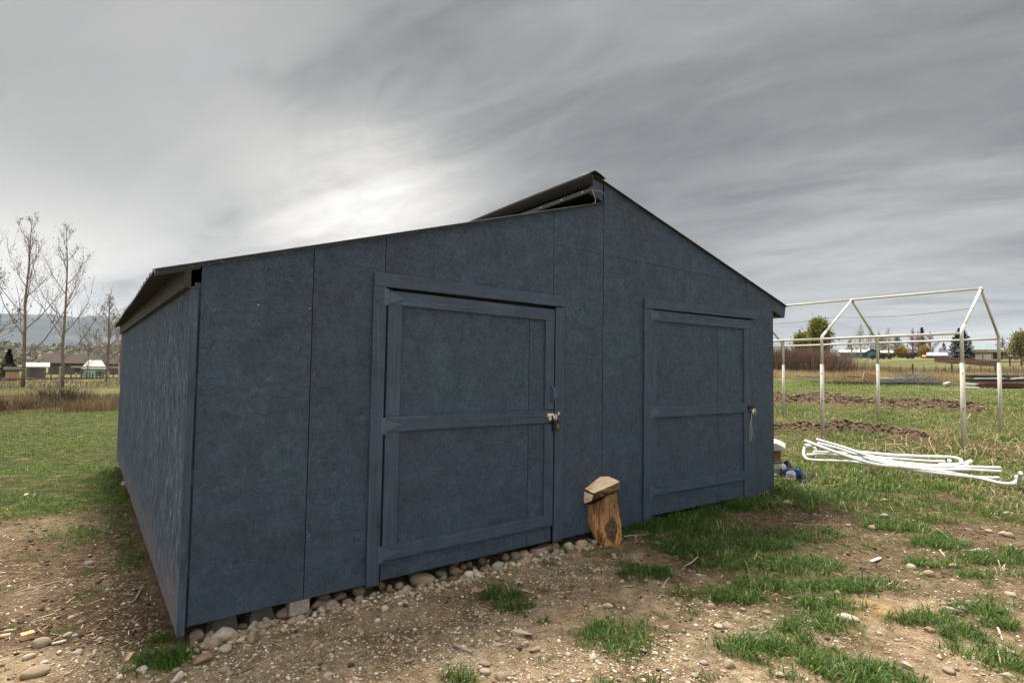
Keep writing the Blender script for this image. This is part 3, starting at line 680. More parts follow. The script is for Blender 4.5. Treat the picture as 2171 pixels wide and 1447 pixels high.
# wear on the right door, nails
def nails(Fm, B, lst, par):
    for (a, z) in lst:
        MB().tube([Fm(a, z, .0004), Fm(a, z, .0022)], .0035, 6).build('nail_head', M_steel, par)
dots(F, .0003, [(s_, z_) for s_ in (.604, .632) for z_ in (.3, .6, .9, 1.2, 1.5, 1.8, 2.1)] + [(1.09, 2.3), (1.112, 2.25), (2.616, 2.3), (2.64, 2.5), (2.64, 2.75), (3.21, .5), (3.21, 1.1), (3.21, 1.7), (3.21, 2.3), (.02, .4), (.02, .9), (.02, 1.4), (.02, 1.9)], shed)
dots(G, .0003, [(.03, .6), (.03, 1.2), (.03, 1.8), (.03, 2.4), (1.12, 2.4), (1.17, 2.35), (2.24, 2.4), (2.5, .9), (2.5, 1.5), (2.76, .6), (2.76, 1.2), (2.76, 1.8)], shed)
dots(F, .0262, [(1.05, .3), (1.05, .8), (1.04, 1.3), (1.06, 1.8), (1.05, 2.1)], tr)
dots(F, .0282, [(1.4, 2.12), (1.9, 2.12), (2.4, 2.12)], tr)
nails(F, BF, [(.64, .5), (.64, 1.0), (.64, 1.5), (.60, 1.9), (3.22, 2.96), (.30, 1.9)], shed)

# padlocks: hang from the bolts, so things of their own
pl = empty('padlock', F(2.634, 1.05, .045), 'black padlock with silver shackle hanging on the left door', 'padlock')
MB().tube([F(2.634 + .018 * math.cos(a), 1.128 + .026 * math.sin(a), .040) for a in np.linspace(0, math.pi, 9)], .005, 8).build('shackle', M_steel, pl, smooth=True)
MB().prism(F, [(2.606, 1.035), (2.664, 1.035), (2.664, 1.118), (2.656, 1.126), (2.612, 1.126), (2.606, 1.118)], .028, .056).build('body', M_blackm, pl, BF, bevel=.006)
MB().box(F, 2.643, 2.651, 1.055, 1.092, .0562, .0572).build('mark', M_brass, pl, BF)
pd = empty('padlock', G(2.318, 1.09, .05), 'round silver disc padlock hanging on the right door', 'padlock')
MB().tube([G(2.318 + .045 * 0, 1.095, .030), G(2.318, 1.095, .036), G(2.318, 1.095, .052), G(2.318, 1.095, .058)], [.030, .040, .040, .030], 24).build('body', M_steel, pd, bevel=.003)
MB().tube([G(2.318, 1.082, .0585), G(2.318, 1.082, .060)], .012, 12).build('keyway', M_blackm, pd)
MB().tube([G(2.300, 1.125, .044), G(2.305, 1.145, .044), G(2.325, 1.147, .044), G(2.332, 1.125, .044)], .006, 8).build('shackle', M_blackm, pd, smooth=True)
cp_ = [(2.285, 1.125), (2.288, 1.03), (2.262, .97), (2.250, .86), (2.252, .79), (2.266, .768), (2.283, .80), (2.292, .87), (2.290, .93), (2.283, 1.0), (2.285, 1.12)]
tag(MB().tube([G(a, z, .032 + .004 * (i % 2)) for i, (a, z) in enumerate(cp_)], .0032, 6).build('cord', M_cord, smooth=True), 'loop of thin pale pink cord hanging from the right door bolt', 'cord')

# concrete pier blocks under the near corner
for k, (s, lab) in enumerate(((.20, 'grey concrete pier block under the near shed corner, left one'), (.40, 'grey concrete pier block under the shed edge, right of another'))):
    p = F(s, 0, -.13); h0 = float(height(p[0], p[1])) - .03
    mb = MB(); bx = [(-.085, -.085), (.085, -.085), (.085, .085), (-.085, .085)]
    mb.hexa([p + U * a + V * b + Zv * (h0 - p[2]) for a, b in bx] + [p + U * a * .62 + V * b * .62 + Zv * (.118 - p[2]) for a, b in bx])
    tag(mb.build('concrete_block', M_conc, None, bevel=.008), lab, 'concrete block')
p = F(.60, 0, -.05); tag(MB().cbox((p[0], p[1], .075), (.12, .09, .085), math.pi / 2 - yu).build('wood_block', mat_board('grey_weathered_wood', 0, (.26, .23, .20)), None, bevel=.004), 'weathered wooden block wedged under the wall left of the first seam', 'wood block')
M_gwood = bpy.data.materials['grey_weathered_wood']

# ------------------------------------------------------------------ stones
def ico(sub):
    import bmesh
    bm = bmesh.new(); bmesh.ops.create_icosphere(bm, subdivisions=sub, radius=1.0)
    v = np.array([q.co[:] for q in bm.verts]); f = [tuple(x.index for x in q.verts) for q in bm.faces]; bm.free(); return v, f
IV, IF = ico(3)
SV, SF = ico(1)
def stone_mesh(k, angular=0.0):
    r = np.random.default_rng(100 + k); v = IV.copy()
    for _ in range(3):
        d = r.normal(size=3); d /= np.linalg.norm(d); a = r.uniform(.08, .24) * (1 + angular); v = v * (1 + a * (v @ d)[:, None])
    for _ in range(int(6 + 6 * angular)):      # flattened faces
        d = r.normal(size=3); d /= np.linalg.norm(d); c = r.uniform(.62, .88) - angular * .12
        p = v @ d; over = np.maximum(p - c, 0); v = v - d[None] * (over * (.75 + .2 * angular))[:, None]
    v = v * (1 + .035 * np.sin(v @ r.normal(size=3) * 5)[:, None])
    v = v / np.abs(v).max(0)
    me = bpy.data.meshes.new('stone'); me.from_pydata([tuple(q) for q in v], [], IF); me.update()
    me.polygons.foreach_set('use_smooth', [True] * len(me.polygons)); return me
SMAT = {'pale': mat_stone('pale_stone', (.55, .50, .42), (.44, .39, .32)), 'tan': mat_stone('tan_stone', (.38, .30, .215), (.31, .25, .19)),
        'grey': mat_stone('grey_stone', (.27, .265, .255), (.36, .34, .31)), 'orange': mat_stone('orange_stone', (.36, .22, .135), (.32, .20, .14)),
        'pink': mat_stone('pink_stone', (.38, .27, .22), (.31, .23, .205)), 'white': mat_stone('white_stone', (.68, .66, .60), (.60, .57, .50))}
PROTO = {}
def stone_at(x, y, w_, asp, flat, colr, k, ang=0.0, rz=None, sink=.30, lift=0.0, label=None, group=None, name='stone'):
    key = (k % 9, ang > .3, colr)
    if key not in PROTO:
        me = stone_mesh(k % 9 + (20 if ang > .3 else 0), .9 if ang > .3 else 0.0); me.materials.append(SMAT[colr]); PROTO[key] = me
    o = bpy.data.objects.new(name, PROTO[key]); COL.objects.link(o)
    h = w_ / 2 * flat; z = float(height(x, y)) + h * (1 - 2 * sink) + lift
    o.matrix_basis = Matrix.Translation((x, y, z)) @ Matrix.Rotation(rz if rz is not None else rnd.uniform(0, 6.28), 4, 'Z') @ Matrix.Rotation(rnd.uniform(-.18, .18), 4, 'X') @ Matrix.Diagonal((w_ / 2, w_ / 2 * asp, h, 1))
    return tag(o, label, 'stone', group)
WG = 'river stones lined up along the foot of the shed wall'
SG = 'loose stones scattered over the yard'
# px, py, width px, aspect, flatness, colour, angular, label
WALL = [(478, 1351, 52, .7, .62, 'pale', 0, 'biggest pale oval river stone near the left shed corner'), (532, 1354, 27, .8, 1.0, 'tan', .5, 'upright tan angular stone right of the biggest pale oval stone'), (421, 1352, 32, .8, .8, 'tan', 0, None),
 (451, 1366, 26, .8, .8, 'pink', 0, None), (441, 1359, 16, .8, .9, 'grey', 0, None), (509, 1359, 18, .8, .7, 'white', 0, None), (517, 1327, 34, .5, .35, 'tan', 0, None), (538, 1328, 34, .6, .7, 'white', .5, None), (475, 1376, 27, .8, .6, 'pale', 0, None),
 (432, 1396, 38, .7, .6, 'orange', .9, 'angular orange brown stone nearest the left shed corner'), (452, 1408, 18, .8, .6, 'pale', .5, None), (619, 1301, 62, .45, .45, 'pink', 0, 'long flat pinkish grey stone lying along the left wall foot'), (574, 1309, 26, .7, .5, 'pale', 0, None), (579, 1321, 14, .8, .8, 'pink', 0, None),
 (670, 1285, 26, .8, .8, 'pink', 0, None), (655, 1297, 16, .8, .7, 'tan', 0, None), (668, 1300, 13, .8, .7, 'pale', 0, None), (697, 1281, 32, .75, .75, 'grey', 0, 'round speckled grey stone under the wall left of the door jamb'), (721, 1265, 32, .7, .8, 'pink', .5, None), (683, 1270, 34, .8, .6, 'tan', 0, None),
 (739, 1277, 28, .7, .5, 'tan', 0, None), (761, 1270, 22, .8, .8, 'grey', 0, None), (762, 1256, 30, .8, .8, 'tan', 0, None), (790, 1262, 18, .8, .7, 'pale', 0, None), (810, 1244, 17, .8, 1.3, 'orange', .7, 'upright orange angular stone at the foot of the left door jamb'), (826, 1247, 15, .8, 1.1, 'tan', 0, None),
 (844, 1243, 23, .9, .95, 'pale', 0, None), (864, 1251, 25, .8, .8, 'grey', 0, None), (892, 1230, 62, .6, .5, 'tan', 0, 'large smooth tan stone below the left door'), (875, 1216, 25, .8, .8, 'tan', 0, None), (815, 1289, 18, .8, .7, 'white', 0, None), (936, 1217, 29, .8, .6, 'grey', 0, None),
 (922, 1232, 13, .8, .8, 'white', 0, None), (966, 1212, 34, .6, .7, 'orange', .5, 'wide orange tan angular stone below the middle of the left door'), (966, 1196, 22, .8, .8, 'orange', 0, None), (991, 1218, 26, .8, .8, 'white', 0, None), (1013, 1220, 17, .8, .8, 'white', 0, None), (981, 1203, 18, .8, .9, 'pink', 0, None), (996, 1199, 18, .8, .9, 'grey', 0, None),
 (1021, 1190, 18, .9, 1, 'orange', 0, None), (1036, 1202, 11, .9, 1, 'orange', 0, None), (1034, 1190, 10, .9, 1, 'white', 0, None), (1054, 1203, 26, .85, .9, 'grey', 0, None), (1005, 1206, 12, .9, 1, 'pale', 0, None), (1022, 1206, 13, .9, 1, 'tan', 0, None), (1072, 1183, 23, .9, .95, 'orange', 0, 'round orange brown stone under the right half of the left door'),
 (1087, 1198, 14, .8, .9, 'white', 0, None), (1100, 1200, 12, .8, .9, 'pale', 0, None), (1091, 1178, 28, .8, .7, 'tan', 0, None), (1112, 1178, 30, .8, .8, 'tan', 0, None), (1113, 1189, 42, .6, .4, 'orange', .7, None), (1140, 1172, 18, .8, .7, 'tan', 0, None), (1177, 1160, 25, .8, .9, 'tan', 0, None),
 (1202, 1159, 26, .8, .95, 'pale', 0, None), (1186, 1196, 17, .8, .8, 'pink', 0, None), (1198, 1195, 10, .8, .9, 'tan', 0, None), (1142, 1202, 14, .8, .8, 'pink', 0, None), (1230, 1155, 26, .8, .8, 'tan', 0, None), (1262, 1150, 18, .8, .8, 'grey', 0, None), (1325, 1120, 14, .8, .9, 'grey', 0, None)]
YARD = [(1016, 1250, 40, .6, .35, 'orange', .8, 'flat rusty brown stone in the dirt below the left door'), (380, 1434, 30, .8, .7, 'white', .5, 'bright white stone at the bottom edge near the left grass tuft'), (372, 1419, 18, .8, .6, 'pink', 0, None), (477, 1420, 26, .7, .65, 'pink', 0, None), (487, 1427, 14, .8, .6, 'tan', 0, None), (671, 1363, 23, .8, .6, 'orange', .7, None), (622, 1351, 16, .9, .9, 'pink', .6, None),
 (866, 1399, 21, .9, .7, 'pink', .4, None), (699, 1426, 23, .8, .6, 'pale', .6, None), (656, 1422, 19, .7, .6, 'orange', .0, None), (801, 1314, 16, .8, .6, 'white', 0, None), (1100, 1341, 60, .35, .22, 'pale', .9, 'long flat pale stone shard in the dirt'), (1290, 1284, 29, .45, .45, 'pale', 0, None),
 (1112, 1364, 19, .8, .6, 'pale', .4, None), (1258, 1395, 21, .8, .7, 'pale', .6, None), (1061, 1432, 27, .85, .8, 'tan', 0, 'round tan stone at the bottom edge of the yard'), (1029, 1422, 26, .6, .5, 'pale', 0, None), (1021, 1362, 19, .8, .6, 'pale', .5, None), (1055, 1366, 24, .5, .4, 'pale', .8, None), (1139, 1374, 34, .7, .35, 'pink', .5, None),
 (948, 1406, 14, .8, .7, 'white', .8, None), (1029, 1406, 30, .6, .35, 'pink', 0, None), (1436, 1282, 17, .7, .7, 'tan', 0, None), (1300, 1312, 15, .9, .8, 'tan', 0, None), (1204, 1386, 13, .8, .7, 'white', 0, None), (1187, 1389, 13, .8, .7, 'tan', .4, None), (1180, 1430, 16, .6, .5, 'pale', 0, None),
 (1059, 1266, 16, .8, .7, 'tan', 0, None), (1100, 1234, 17, .7, .5, 'pale', 0, None), (1111, 1252, 24, .7, .3, 'pale', .5, None), (1010, 1302, 15, .7, .6, 'pink', 0, None), (1021, 1302, 14, .8, .7, 'pale', .4, None), (1510, 1286, 21, .8, .7, 'pink', 0, None), (1541, 1326, 29, .6, .45, 'pink', 0, None), (1626, 1297, 19, .6, .5, 'orange', 0, None), (1596, 1332, 18, .8, .7, 'grey', 0, None),
 (1608, 1355, 17, .9, .9, 'grey', 0, None), (1548, 1406, 24, .85, .75, 'tan', 0, 'round tan stone left of the lower right grass tufts'), (1490, 1403, 21, .7, .5, 'grey', 0, None), (1656, 1430, 19, .8, .6, 'pale', 0, None), (1795, 1309, 44, .45, .35, 'pale', .0, 'long pale stone beside the sawdust patch'), (1973, 1217, 21, .7, .7, 'tan', 0, None), (1931, 1201, 18, .7, .7, 'pale', 0, None), (1850, 1119, 14, .9, .9, 'orange', 0, 'small bright orange brown stone in the thin grass on the right'),
 (1873, 1093, 16, .8, .7, 'grey', 0, None), (1671, 1064, 22, .7, .5, 'tan', 0, 'flat brown stone in the grass near the right shed corner'), (2074, 1167, 26, .7, .45, 'pale', .6, None), (2013, 1294, 38, .4, .4, 'white', .5, 'long whitish stone far right of the sawdust patch'), (2041, 1291, 19, .8, .7, 'pale', 0, None), (2001, 1281, 14, .8, .8, 'tan', 0, None), (1978, 1318, 13, .8, 1.1, 'grey', .5, None), (1971, 1335, 24, .6, .5, 'orange', .4, None),
 (2013, 1421, 21, .8, .6, 'pink', 0, None), (2018, 1199, 15, .8, .7, 'pale', 0, None), (2134, 1378, 34, .5, .4, 'pale', .5, None), (2136, 1431, 26, .4, .4, 'white', .4, None), (1921, 1411, 22, .7, .6, 'pale', .5, None), (1862, 1408, 14, .8, .7, 'tan', .6, None), (1722, 1415, 12, .8, .8, 'orange', 0, None), (1865, 1343, 14, .6, .5, 'pale', 0, None),
 (2141, 1259, 19, .6, .5, 'pale', 0, None), (2098, 1127, 13, .8, .8, 'tan', 0, None), (2125, 1131, 13, .8, .8, 'pale', 0, None), (2140, 1134, 16, .8, .7, 'tan', 0, None), (2140, 1088, 18, .5, .4, 'pale', 0, None), (1797, 1112, 12, .7, .6, 'pale', 0, None), (1877, 1060, 16, .7, .5, 'tan', 0, None), (1730, 1042, 14, .6, .5, 'tan', 0, None), (1776, 1256, 14, .8, .6, 'pale', 0, None),
 (86, 1361, 30, .7, .6, 'tan', 0, None), (79, 1424, 44, .5, .5, 'tan', 0, 'long smooth brown stone at the lower left edge'), (142, 1346, 16, .7, .6, 'pale', 0, None), (159, 1346, 10, .7, .6, 'pale', 0, None), (213, 1354, 14, .8, .6, 'pale', 0, None), (162, 1382, 18, .7, .6, 'pale', 0, None), (96, 1404, 15, .7, .6, 'white', 0, None), (60, 1392, 21, .6, .5, 'pale', 0, None), (191, 1196, 19, .7, .7, 'grey', 0, 'dark grey stone in the mulch left of the shed'),
 (284, 1412, 10, .8, .8, 'white', 0, None), (303, 1418, 20, .8, .6, 'white', 0, None), (142, 1428, 12, .7, .6, 'pale', 0, None), (167, 1385, 10, .7, .6, 'grey', 0, None), (152, 1307, 12, .7, .5, 'pale', 0, None), (100, 1291, 10, .7, .5, 'tan', 0, None), (262, 1280, 11, .7, .7, 'white', 0, None), (73, 1051, 12, .7, .8, 'white', .4, 'small white lump lying in the left lawn'), (57, 1049, 11, .7, .6, 'white', .4, None), (263, 1025, 12, .8, 1, 'pale', 0, None),
 (1473, 1430, 16, .8, .6, 'grey', 0, None), (1480, 1218, 12, .6, .5, 'pale', 0, None), (1489, 1220, 8, .7, .6, 'tan', 0, None), (1545, 1236, 11, .8, .7, 'pale', 0, None), (1410, 1330, 16, .8, .7, 'pink', .3, None), (1370, 1230, 12, .7, .6, 'pale', 0, None), (1333, 1224, 9, .8, .8, 'pale', 0, None), (1305, 1182, 14, .8, .7, 'pink', 0, None), (1300, 1175, 12, .8, .7, 'grey', 0, None)]
cnt = 0
MARKS = [(397, 1345, 'near the left shed corner'), (520, 1330, 'by the concrete blocks'), (642, 1290, 'under the first wall seam'), (772, 1265, 'below the left door jamb'), (900, 1225, "below the left door's left half"),
 (1020, 1200, 'below the middle of the left door'), (1120, 1180, "below the left door's right half"), (1210, 1160, 'between the left door and the log'), (1290, 1180, 'in front of the upright log'), (1450, 1220, 'in front of the right door'),
 (1640, 1070, 'in the grass off the right shed corner'), (1850, 1290, 'near the orange sawdust patch'), (1095, 1300, 'beside tufts below the left door'), (1310, 1350, 'beside the round middle grass tuft'),
 (350, 1400, 'beside the left corner grass tuft'), (100, 1370, 'in the dirt at the lower left'), (80, 1200, 'in the brown mulch on the far left'), (80, 1040, 'in the left lawn'), (600, 1400, 'in bare dirt left of the door'), (800, 1360, 'in bare dirt below the left door'),
 (750, 1440, 'at the bottom edge, left of middle'), (1000, 1400, 'in the pebbly bottom middle dirt'), (1200, 1400, 'left of the round middle tuft'), (1500, 1400, 'at the bottom right of the middle'), (1620, 1330, 'in the lower right dirt'), (2050, 1290, 'on the far right of the dirt'),
 (2100, 1420, 'in the lower right corner'), (2100, 1140, 'in thin grass on the far right'), (1870, 1100, 'in the thin right grass'), (1950, 1200, 'between thin grass patches at right'), (1700, 1430, 'at the lower right bottom edge')]
SEEN = {}
def slabel(px, py, wp, asp, flat, c, ang):
    size = 'tiny' if wp < 11 else 'small' if wp < 17 else 'medium' if wp < 26 else 'large'
    shape = ('flat ' if flat < .46 else '') + ('angular' if ang > .3 else 'elongated' if asp < .56 else 'rounded')
    cw = {'pale': 'pale', 'tan': 'tan', 'grey': 'grey', 'orange': 'rusty', 'pink': 'pinkish', 'white': 'white'}[c]
    m = min(MARKS, key=lambda q: (q[0] - px) ** 2 + 2.2 * (q[1] - py) ** 2)
    side = '' if abs(px - m[0]) < 22 else (' to its left' if px < m[0] else ' to its right')
    return f'{size} {shape} {cw} stone {m[2]}' + (',' + side.replace(' its', ' the') if side and False else '')
def proj(q):
    c = CMn.T @ (np.array(q) - CAM); return PW / 2 + FPX * c[0] / -c[2], PH / 2 - FPX * c[1] / -c[2]
def put_stone(e, grp):
    global cnt
    px, py, wp, asp, flat, c, ang, lab = e
    q = at(px, py + 0, .0, height); d = math.hypot(q[0], q[1], q[2] - CAM[2]); wm_ = wp * d / FPX / 1.12
    q2 = at(px, py + wp * .22 * flat, 0, height)
    hd = -math.atan2(q[0], q[1])
    stone_at(q2[0], q2[1], wm_, asp, flat, c, cnt, ang, rz=hd + rnd.uniform(-.35, .35), sink=.22 if grp == WG else .33, label=lab or slabel(px, py, wp, asp, flat, c, ang), group=grp)
    cnt += 1
for e in WALL: put_stone(e, WG)
for e in YARD: put_stone(e, SG)
# more of the same kinds filling the row and the yard
for i in range(95):
    s = rnd.uniform(.02, 3.1); v = -abs(rnd.gauss(-.02, .055)) + (.05 if i > 30 else .09)
    p = F(s, 0, -v); a_ = (rnd.uniform(.035, .085), rnd.uniform(.6, .95), rnd.uniform(.5, .95), rnd.choice(['tan', 'tan', 'pink', 'grey', 'pale', 'orange'])); an = rnd.choice([0, 0, .6])
    px, py = proj((p[0], p[1], .03)); wp = a_[0] / math.hypot(p[0], p[1]) * FPX
    stone_at(p[0], p[1], *a_, cnt, an, label=slabel(px, py, wp, a_[1], a_[2], a_[3], an), group=WG); cnt += 1
n_ = 0
while n_ < 90:
    px, py = rnd.uniform(300, 2160), rnd.uniform(1200, 1445)
    q = at(px, py, 0)
    if in_shed(q[0], q[1], .1): continue
    a_ = (abs(rnd.gauss(.018, .010)) + .012, rnd.uniform(.6, .95), rnd.uniform(.35, .7), rnd.choice(['pale', 'pale', 'tan', 'pink', 'grey', 'white'])); an = rnd.choice([0, .6])
    stone_at(q[0], q[1], *a_, cnt, an, label=slabel(px, py, a_[0] / math.hypot(q[0], q[1]) * FPX, a_[1], a_[2], a_[3], an), group=SG); cnt += 1; n_ += 1

# ---- gravel, wood chips and straw: nobody could count them
def polar(n, r0, r1, a0, a1, pw=1.0):
    u = nr.random(n); r = r0 * (r1 / r0) ** (u ** pw); a = np.radians(nr.uniform(a0, a1, n)); return r * np.sin(a), r * np.cos(a)
def rotm(n, tilt=.4):
    a = nr.uniform(0, 6.283, n); t = nr.normal(0, tilt, n); c, s = np.cos(a), np.sin(a); ct, st = np.cos(t), np.sin(t)
    Rm = np.zeros((n, 3, 3)); Rm[:, 0] = np.stack([c, -s * ct, s * st], -1); Rm[:, 1] = np.stack([s, c * ct, -c * st], -1); Rm[:, 2] = np.stack([0 * c, st, ct], -1); return Rm
def scatter(name, x, y, sx, sy, sz, tint_, mat, base=None, lift=0.0, tilt=.4, label=None, cat=None):
    bv, bf = base if base is not None else (SV, SF); bv = np.asarray(bv); bf = np.asarray(bf)
    n = len(x); Rm = rotm(n, tilt); jit = 1 + nr.uniform(-.22, .22, (n, len(bv), 1))
    v = bv[None] * jit * np.stack([sx, sy, sz], -1)[:, None]; v = np.einsum('nij,nkj->nki', Rm, v)
    z = height(x, y) + sz * .35 + lift
    v = v + np.stack([x, y, z], -1)[:, None]
    f = (bf[None] + (np.arange(n) * len(bv))[:, None, None]).reshape(-1, bf.shape[1])
    o = fast_mesh(name, v.reshape(-1, 3), f if bf.shape[1] == 4 else None, f if bf.shape[1] == 3 else None, mat, {'tint': np.repeat(tint_, len(bv))}, smooth=bf.shape[1] == 3)
    return tag(o, label, cat, kind='stuff')
def mat_tint(name, stops, rough=.85):
    m, t, b = newmat(name); a = t.new('ShaderNodeAttribute'); a.attribute_name = 'tint'
    tc = t.new('ShaderNodeTexCoord').outputs['Object']
    c = t.mix(1.0, t.ramp(a.outputs['Fac'], stops), t.ramp(t.noise(tc, 120, 3, .7), [(.3, .7), (.7, 1.25)]), 'MULTIPLY')
    setp(t, b, c, rough, spec=.2); return m
M_grav = mat_tint('gravel', [(0, (.22, .15, .095)), (.3, (.34, .26, .175)), (.55, (.50, .42, .31)), (.80, (.66, .60, .49)), (.88, (.30, .28, .26)), (1, (.40, .23, .14))])
x, y = polar(95000, 1.4, 7.5, -50, 52)
keep = (nr.random(len(x)) < (1 - grass_d(x, y)) * (1 - .62 * dark_d(x, y)) * (.25 + 1.1 * sstep(.35, .65, fbm(x * 2.3, y * 2.3, 3, 70)))) & ~in_shed(x, y, .02)
x, y = x[keep], y[keep]; sz_ = .0022 + np.abs(nr.normal(0, .0035, len(x))) + (nr.random(len(x)) < .04) * nr.uniform(.002, .008, len(x))
scatter('gravel', x, y, sz_ * nr.uniform(.8, 1.4, len(x)), sz_, sz_ * nr.uniform(.35, .7, len(x)), nr.random(len(x)), M_grav, label='small pale gravel strewn over the dirt yard', cat='gravel')
s_ = nr.uniform(0, 3.2, 800); v_ = nr.normal(-.03, .05, 800)
x = P0[0] + U[0] * s_ + V[0] * v_; y = P0[1] + U[1] * s_ + V[1] * v_; sz_ = nr.uniform(.005, .019, 800)
scatter('wall_gravel', x, y, sz_ * 1.2, sz_, sz_ * .7, nr.random(800) * .75, M_grav, label='coarse gravel between the river stones along the wall', cat='gravel')
BOXV = np.array([(-1, -1, -1), (1, -1, -1), (1, 1, -1), (-1, 1, -1), (-1, -1, 1), (1, -1, 1), (1, 1, 1), (-1, 1, 1)], float)
BOXF = np.array([(0, 3, 2, 1), (4, 5, 6, 7), (0, 1, 5, 4), (1, 2, 6, 5), (2, 3, 7, 6), (3, 0, 4, 7)])
M_straw = mat_tint('straw', [(0, (.08, .055, .035)), (.3, (.26, .18, .11)), (.6, (.50, .40, .26)), (.9, (.72, .63, .46)), (1, (.40, .22, .11))])
x, y = polar(16000, 1.6, 8, -52, 50); k_ = nr.random(len(x)) < (.12 + .88 * dark_d(x, y) * np.where(x < 0, 1, .35)) * (1 - .6 * grass_d(x, y))
k_ &= ~in_shed(x, y, .02); x, y = x[k_], y[k_]; ln = np.abs(nr.normal(.010, .016, len(x))) + .006
scatter('straw_litter', x, y, ln, np.minimum(ln * .25, nr.uniform(.0008, .0028, len(x))), np.full(len(x), .0008), nr.random(len(x)), M_straw, (BOXV, BOXF), .004, .22, 'dry straw and wood bits littering the bare soil', 'straw')
# soil crumbs on the churned ground and berms
M_clod = mat_tint('clods', [(0, (.045, .03, .021)), (.5, (.12, .082, .056)), (1, (.24, .175, .125))])
x, y = polar(16000, 2.6, 8.5, -52, 48); k_ = (nr.random(len(x)) < dark_d(x, y) * (1 - grass_d(x, y)) * .8) & ~in_shed(x, y, .02); x, y = x[k_], y[k_]; sz_ = .003 + np.abs(nr.normal(0, .006, len(x)))
scatter('soil_crumbs', x, y, sz_ * 1.2, sz_, sz_ * .7, nr.random(len(x)), M_clod, label='dark soil crumbs on the churned ground', cat='soil')
xs, ys = polar(60000, 7, 26, 18, 46); bb = berm(xs, ys); k_ = (nr.random(len(xs)) < sstep(.04, .16, bb) * .8); xs, ys = xs[k_], ys[k_]; d_ = np.hypot(xs, ys); sz_ = (.006 + np.abs(nr.normal(0, .014, len(xs)))) * np.where(d_ > 13, 1.4, 1)
scatter('soil_clods', xs, ys, sz_ * 1.2, sz_, sz_ * .75, nr.random(len(xs)), M_clod, label='clods of turned brown earth in the two ridges', cat='soil')

# ------------------------------------------------------------------ grass
def blades(name, x, y, h, wd, lean, tint_, mat, z=None, label=None, cat='grass', kind='stuff', ang=None):
    n = len(x); a = nr.uniform(0, 6.283, n) if ang is None else ang; f = nr.uniform(0, 6.283, n)
    zz = height(x, y) - .004 if z is None else z
    b = np.stack([x, y, zz], -1); dx = np.stack([np.cos(f), np.sin(f), 0 * f], -1) * (wd / 2)[:, None]
    L_ = np.stack([np.cos(a), np.sin(a), 0 * a], -1) * (lean * h)[:, None]; up = np.zeros((n, 3)); up[:, 2] = h
    m1 = b + up * .55 + L_ * .28; tip = b + up * (1 - .48 * np.clip(lean, 0, 1.7))[:, None] + L_
    v = np.stack([b - dx, b + dx, m1 - dx * .8, m1 + dx * .8, tip], 1).reshape(-1, 3)
    i = (np.arange(n) * 5)[:, None]
    o = fast_mesh(name, v, i + np.array([[0, 1, 3, 2]]), i + np.array([[2, 3, 4]]), mat, {'tint': np.repeat(tint_, 5)})
    return tag(o, label, cat, kind=kind)
GST = [(0, (.020, .050, .010)), (.3, (.050, .112, .018)), (.55, (.105, .175, .026)), (.72, (.18, .215, .045)), (.80, (.26, .22, .11)), (.92, (.40, .32, .18)), (1, (.52, .44, .28))]
M_grass = mat_blade('grass_blades', GST, .25)
M_lawn = mat_blade('lawn_blades', [(0, (.026, .072, .010)), (.3, (.058, .152, .018)), (.6, (.105, .225, .028)), (.82, (.16, .27, .05)), (.93, (.36, .33, .17)), (1, (.50, .43, .27))], .3)
M_dry = mat_blade('dry_blades', [(0, (.10, .07, .045)), (.35, (.24, .175, .11)), (.7, (.40, .31, .20)), (1, (.52, .43, .29))], .25, .7)
def tintf(x, y, dry):
    n = fbm(x * .9, y * .9, 3, 60); return np.clip(nr.normal(.30, .13, len(x)) + (n - .5) * .6 + (nr.random(len(x)) < dry) * nr.uniform(.4, .6, len(x)), 0, 1)
def grass_field(name, N, r0, r1, a0, a1, hfun, lbl, dry=.10, gmin=.06, dens=1.0, tadd=0.0, lean=.6, mat=None):
    x, y = polar(N, r0, r1, a0, a1, .8)
    g = grass_d(x, y); k = (nr.random(N) < g * dens) & (g > gmin) & ~in_shed(x, y, .012); x, y, g = x[k], y[k], g[k]; d = np.hypot(x, y)
    h = hfun(x, y, g) * nr.uniform(.45, 1.15, len(x)); wd = np.clip(.0034 + .00042 * d, .0045, .02) * nr.uniform(.7, 1.3, len(x))
    an = fbm(x * 4, y * 4, 2, 77) * 22 + nr.normal(0, .8, len(x))
    return blades(name, x, y, h, wd, np.abs(nr.normal(lean, .45, len(x))), np.clip(tintf(x, y, dry) + tadd, 0, 1), mat or M_grass, label=lbl, ang=an)
grass_field('front_grass', 120000, 1.5, 9, -2, 52, lambda x, y, g: .024 + .135 * g * sstep(.25, .75, fbm(x * 6, y * 6, 2, 80)) + .05 * sstep(.5, .0, np.abs(((x - Q0[0]) * X[0] + (y - Q0[1]) * X[1]) + .12)) * sstep(2.0, 2.6, x + 1.2), 'green grass clumps growing through the dirt yard', .16, .02, tadd=.02, lean=1.0, dens=.8)
grass_field('left_grass', 150000, 2, 22, -58, -12, lambda x, y, g: .020 + .055 * fbm(x * 1.5, y * 1.5, 2, 80) * g, 'bright green lawn left of the shed', .04, tadd=.10, mat=M_lawn)
grass_field('meadow_grass', 210000, 8, 50, 15, 58, lambda x, y, g: .03 + .09 * fbm(x * .8, y * .8, 2, 80) * g, 'rough meadow grass with dry tufts on the right', .38, tadd=.12, mat=M_lawn)
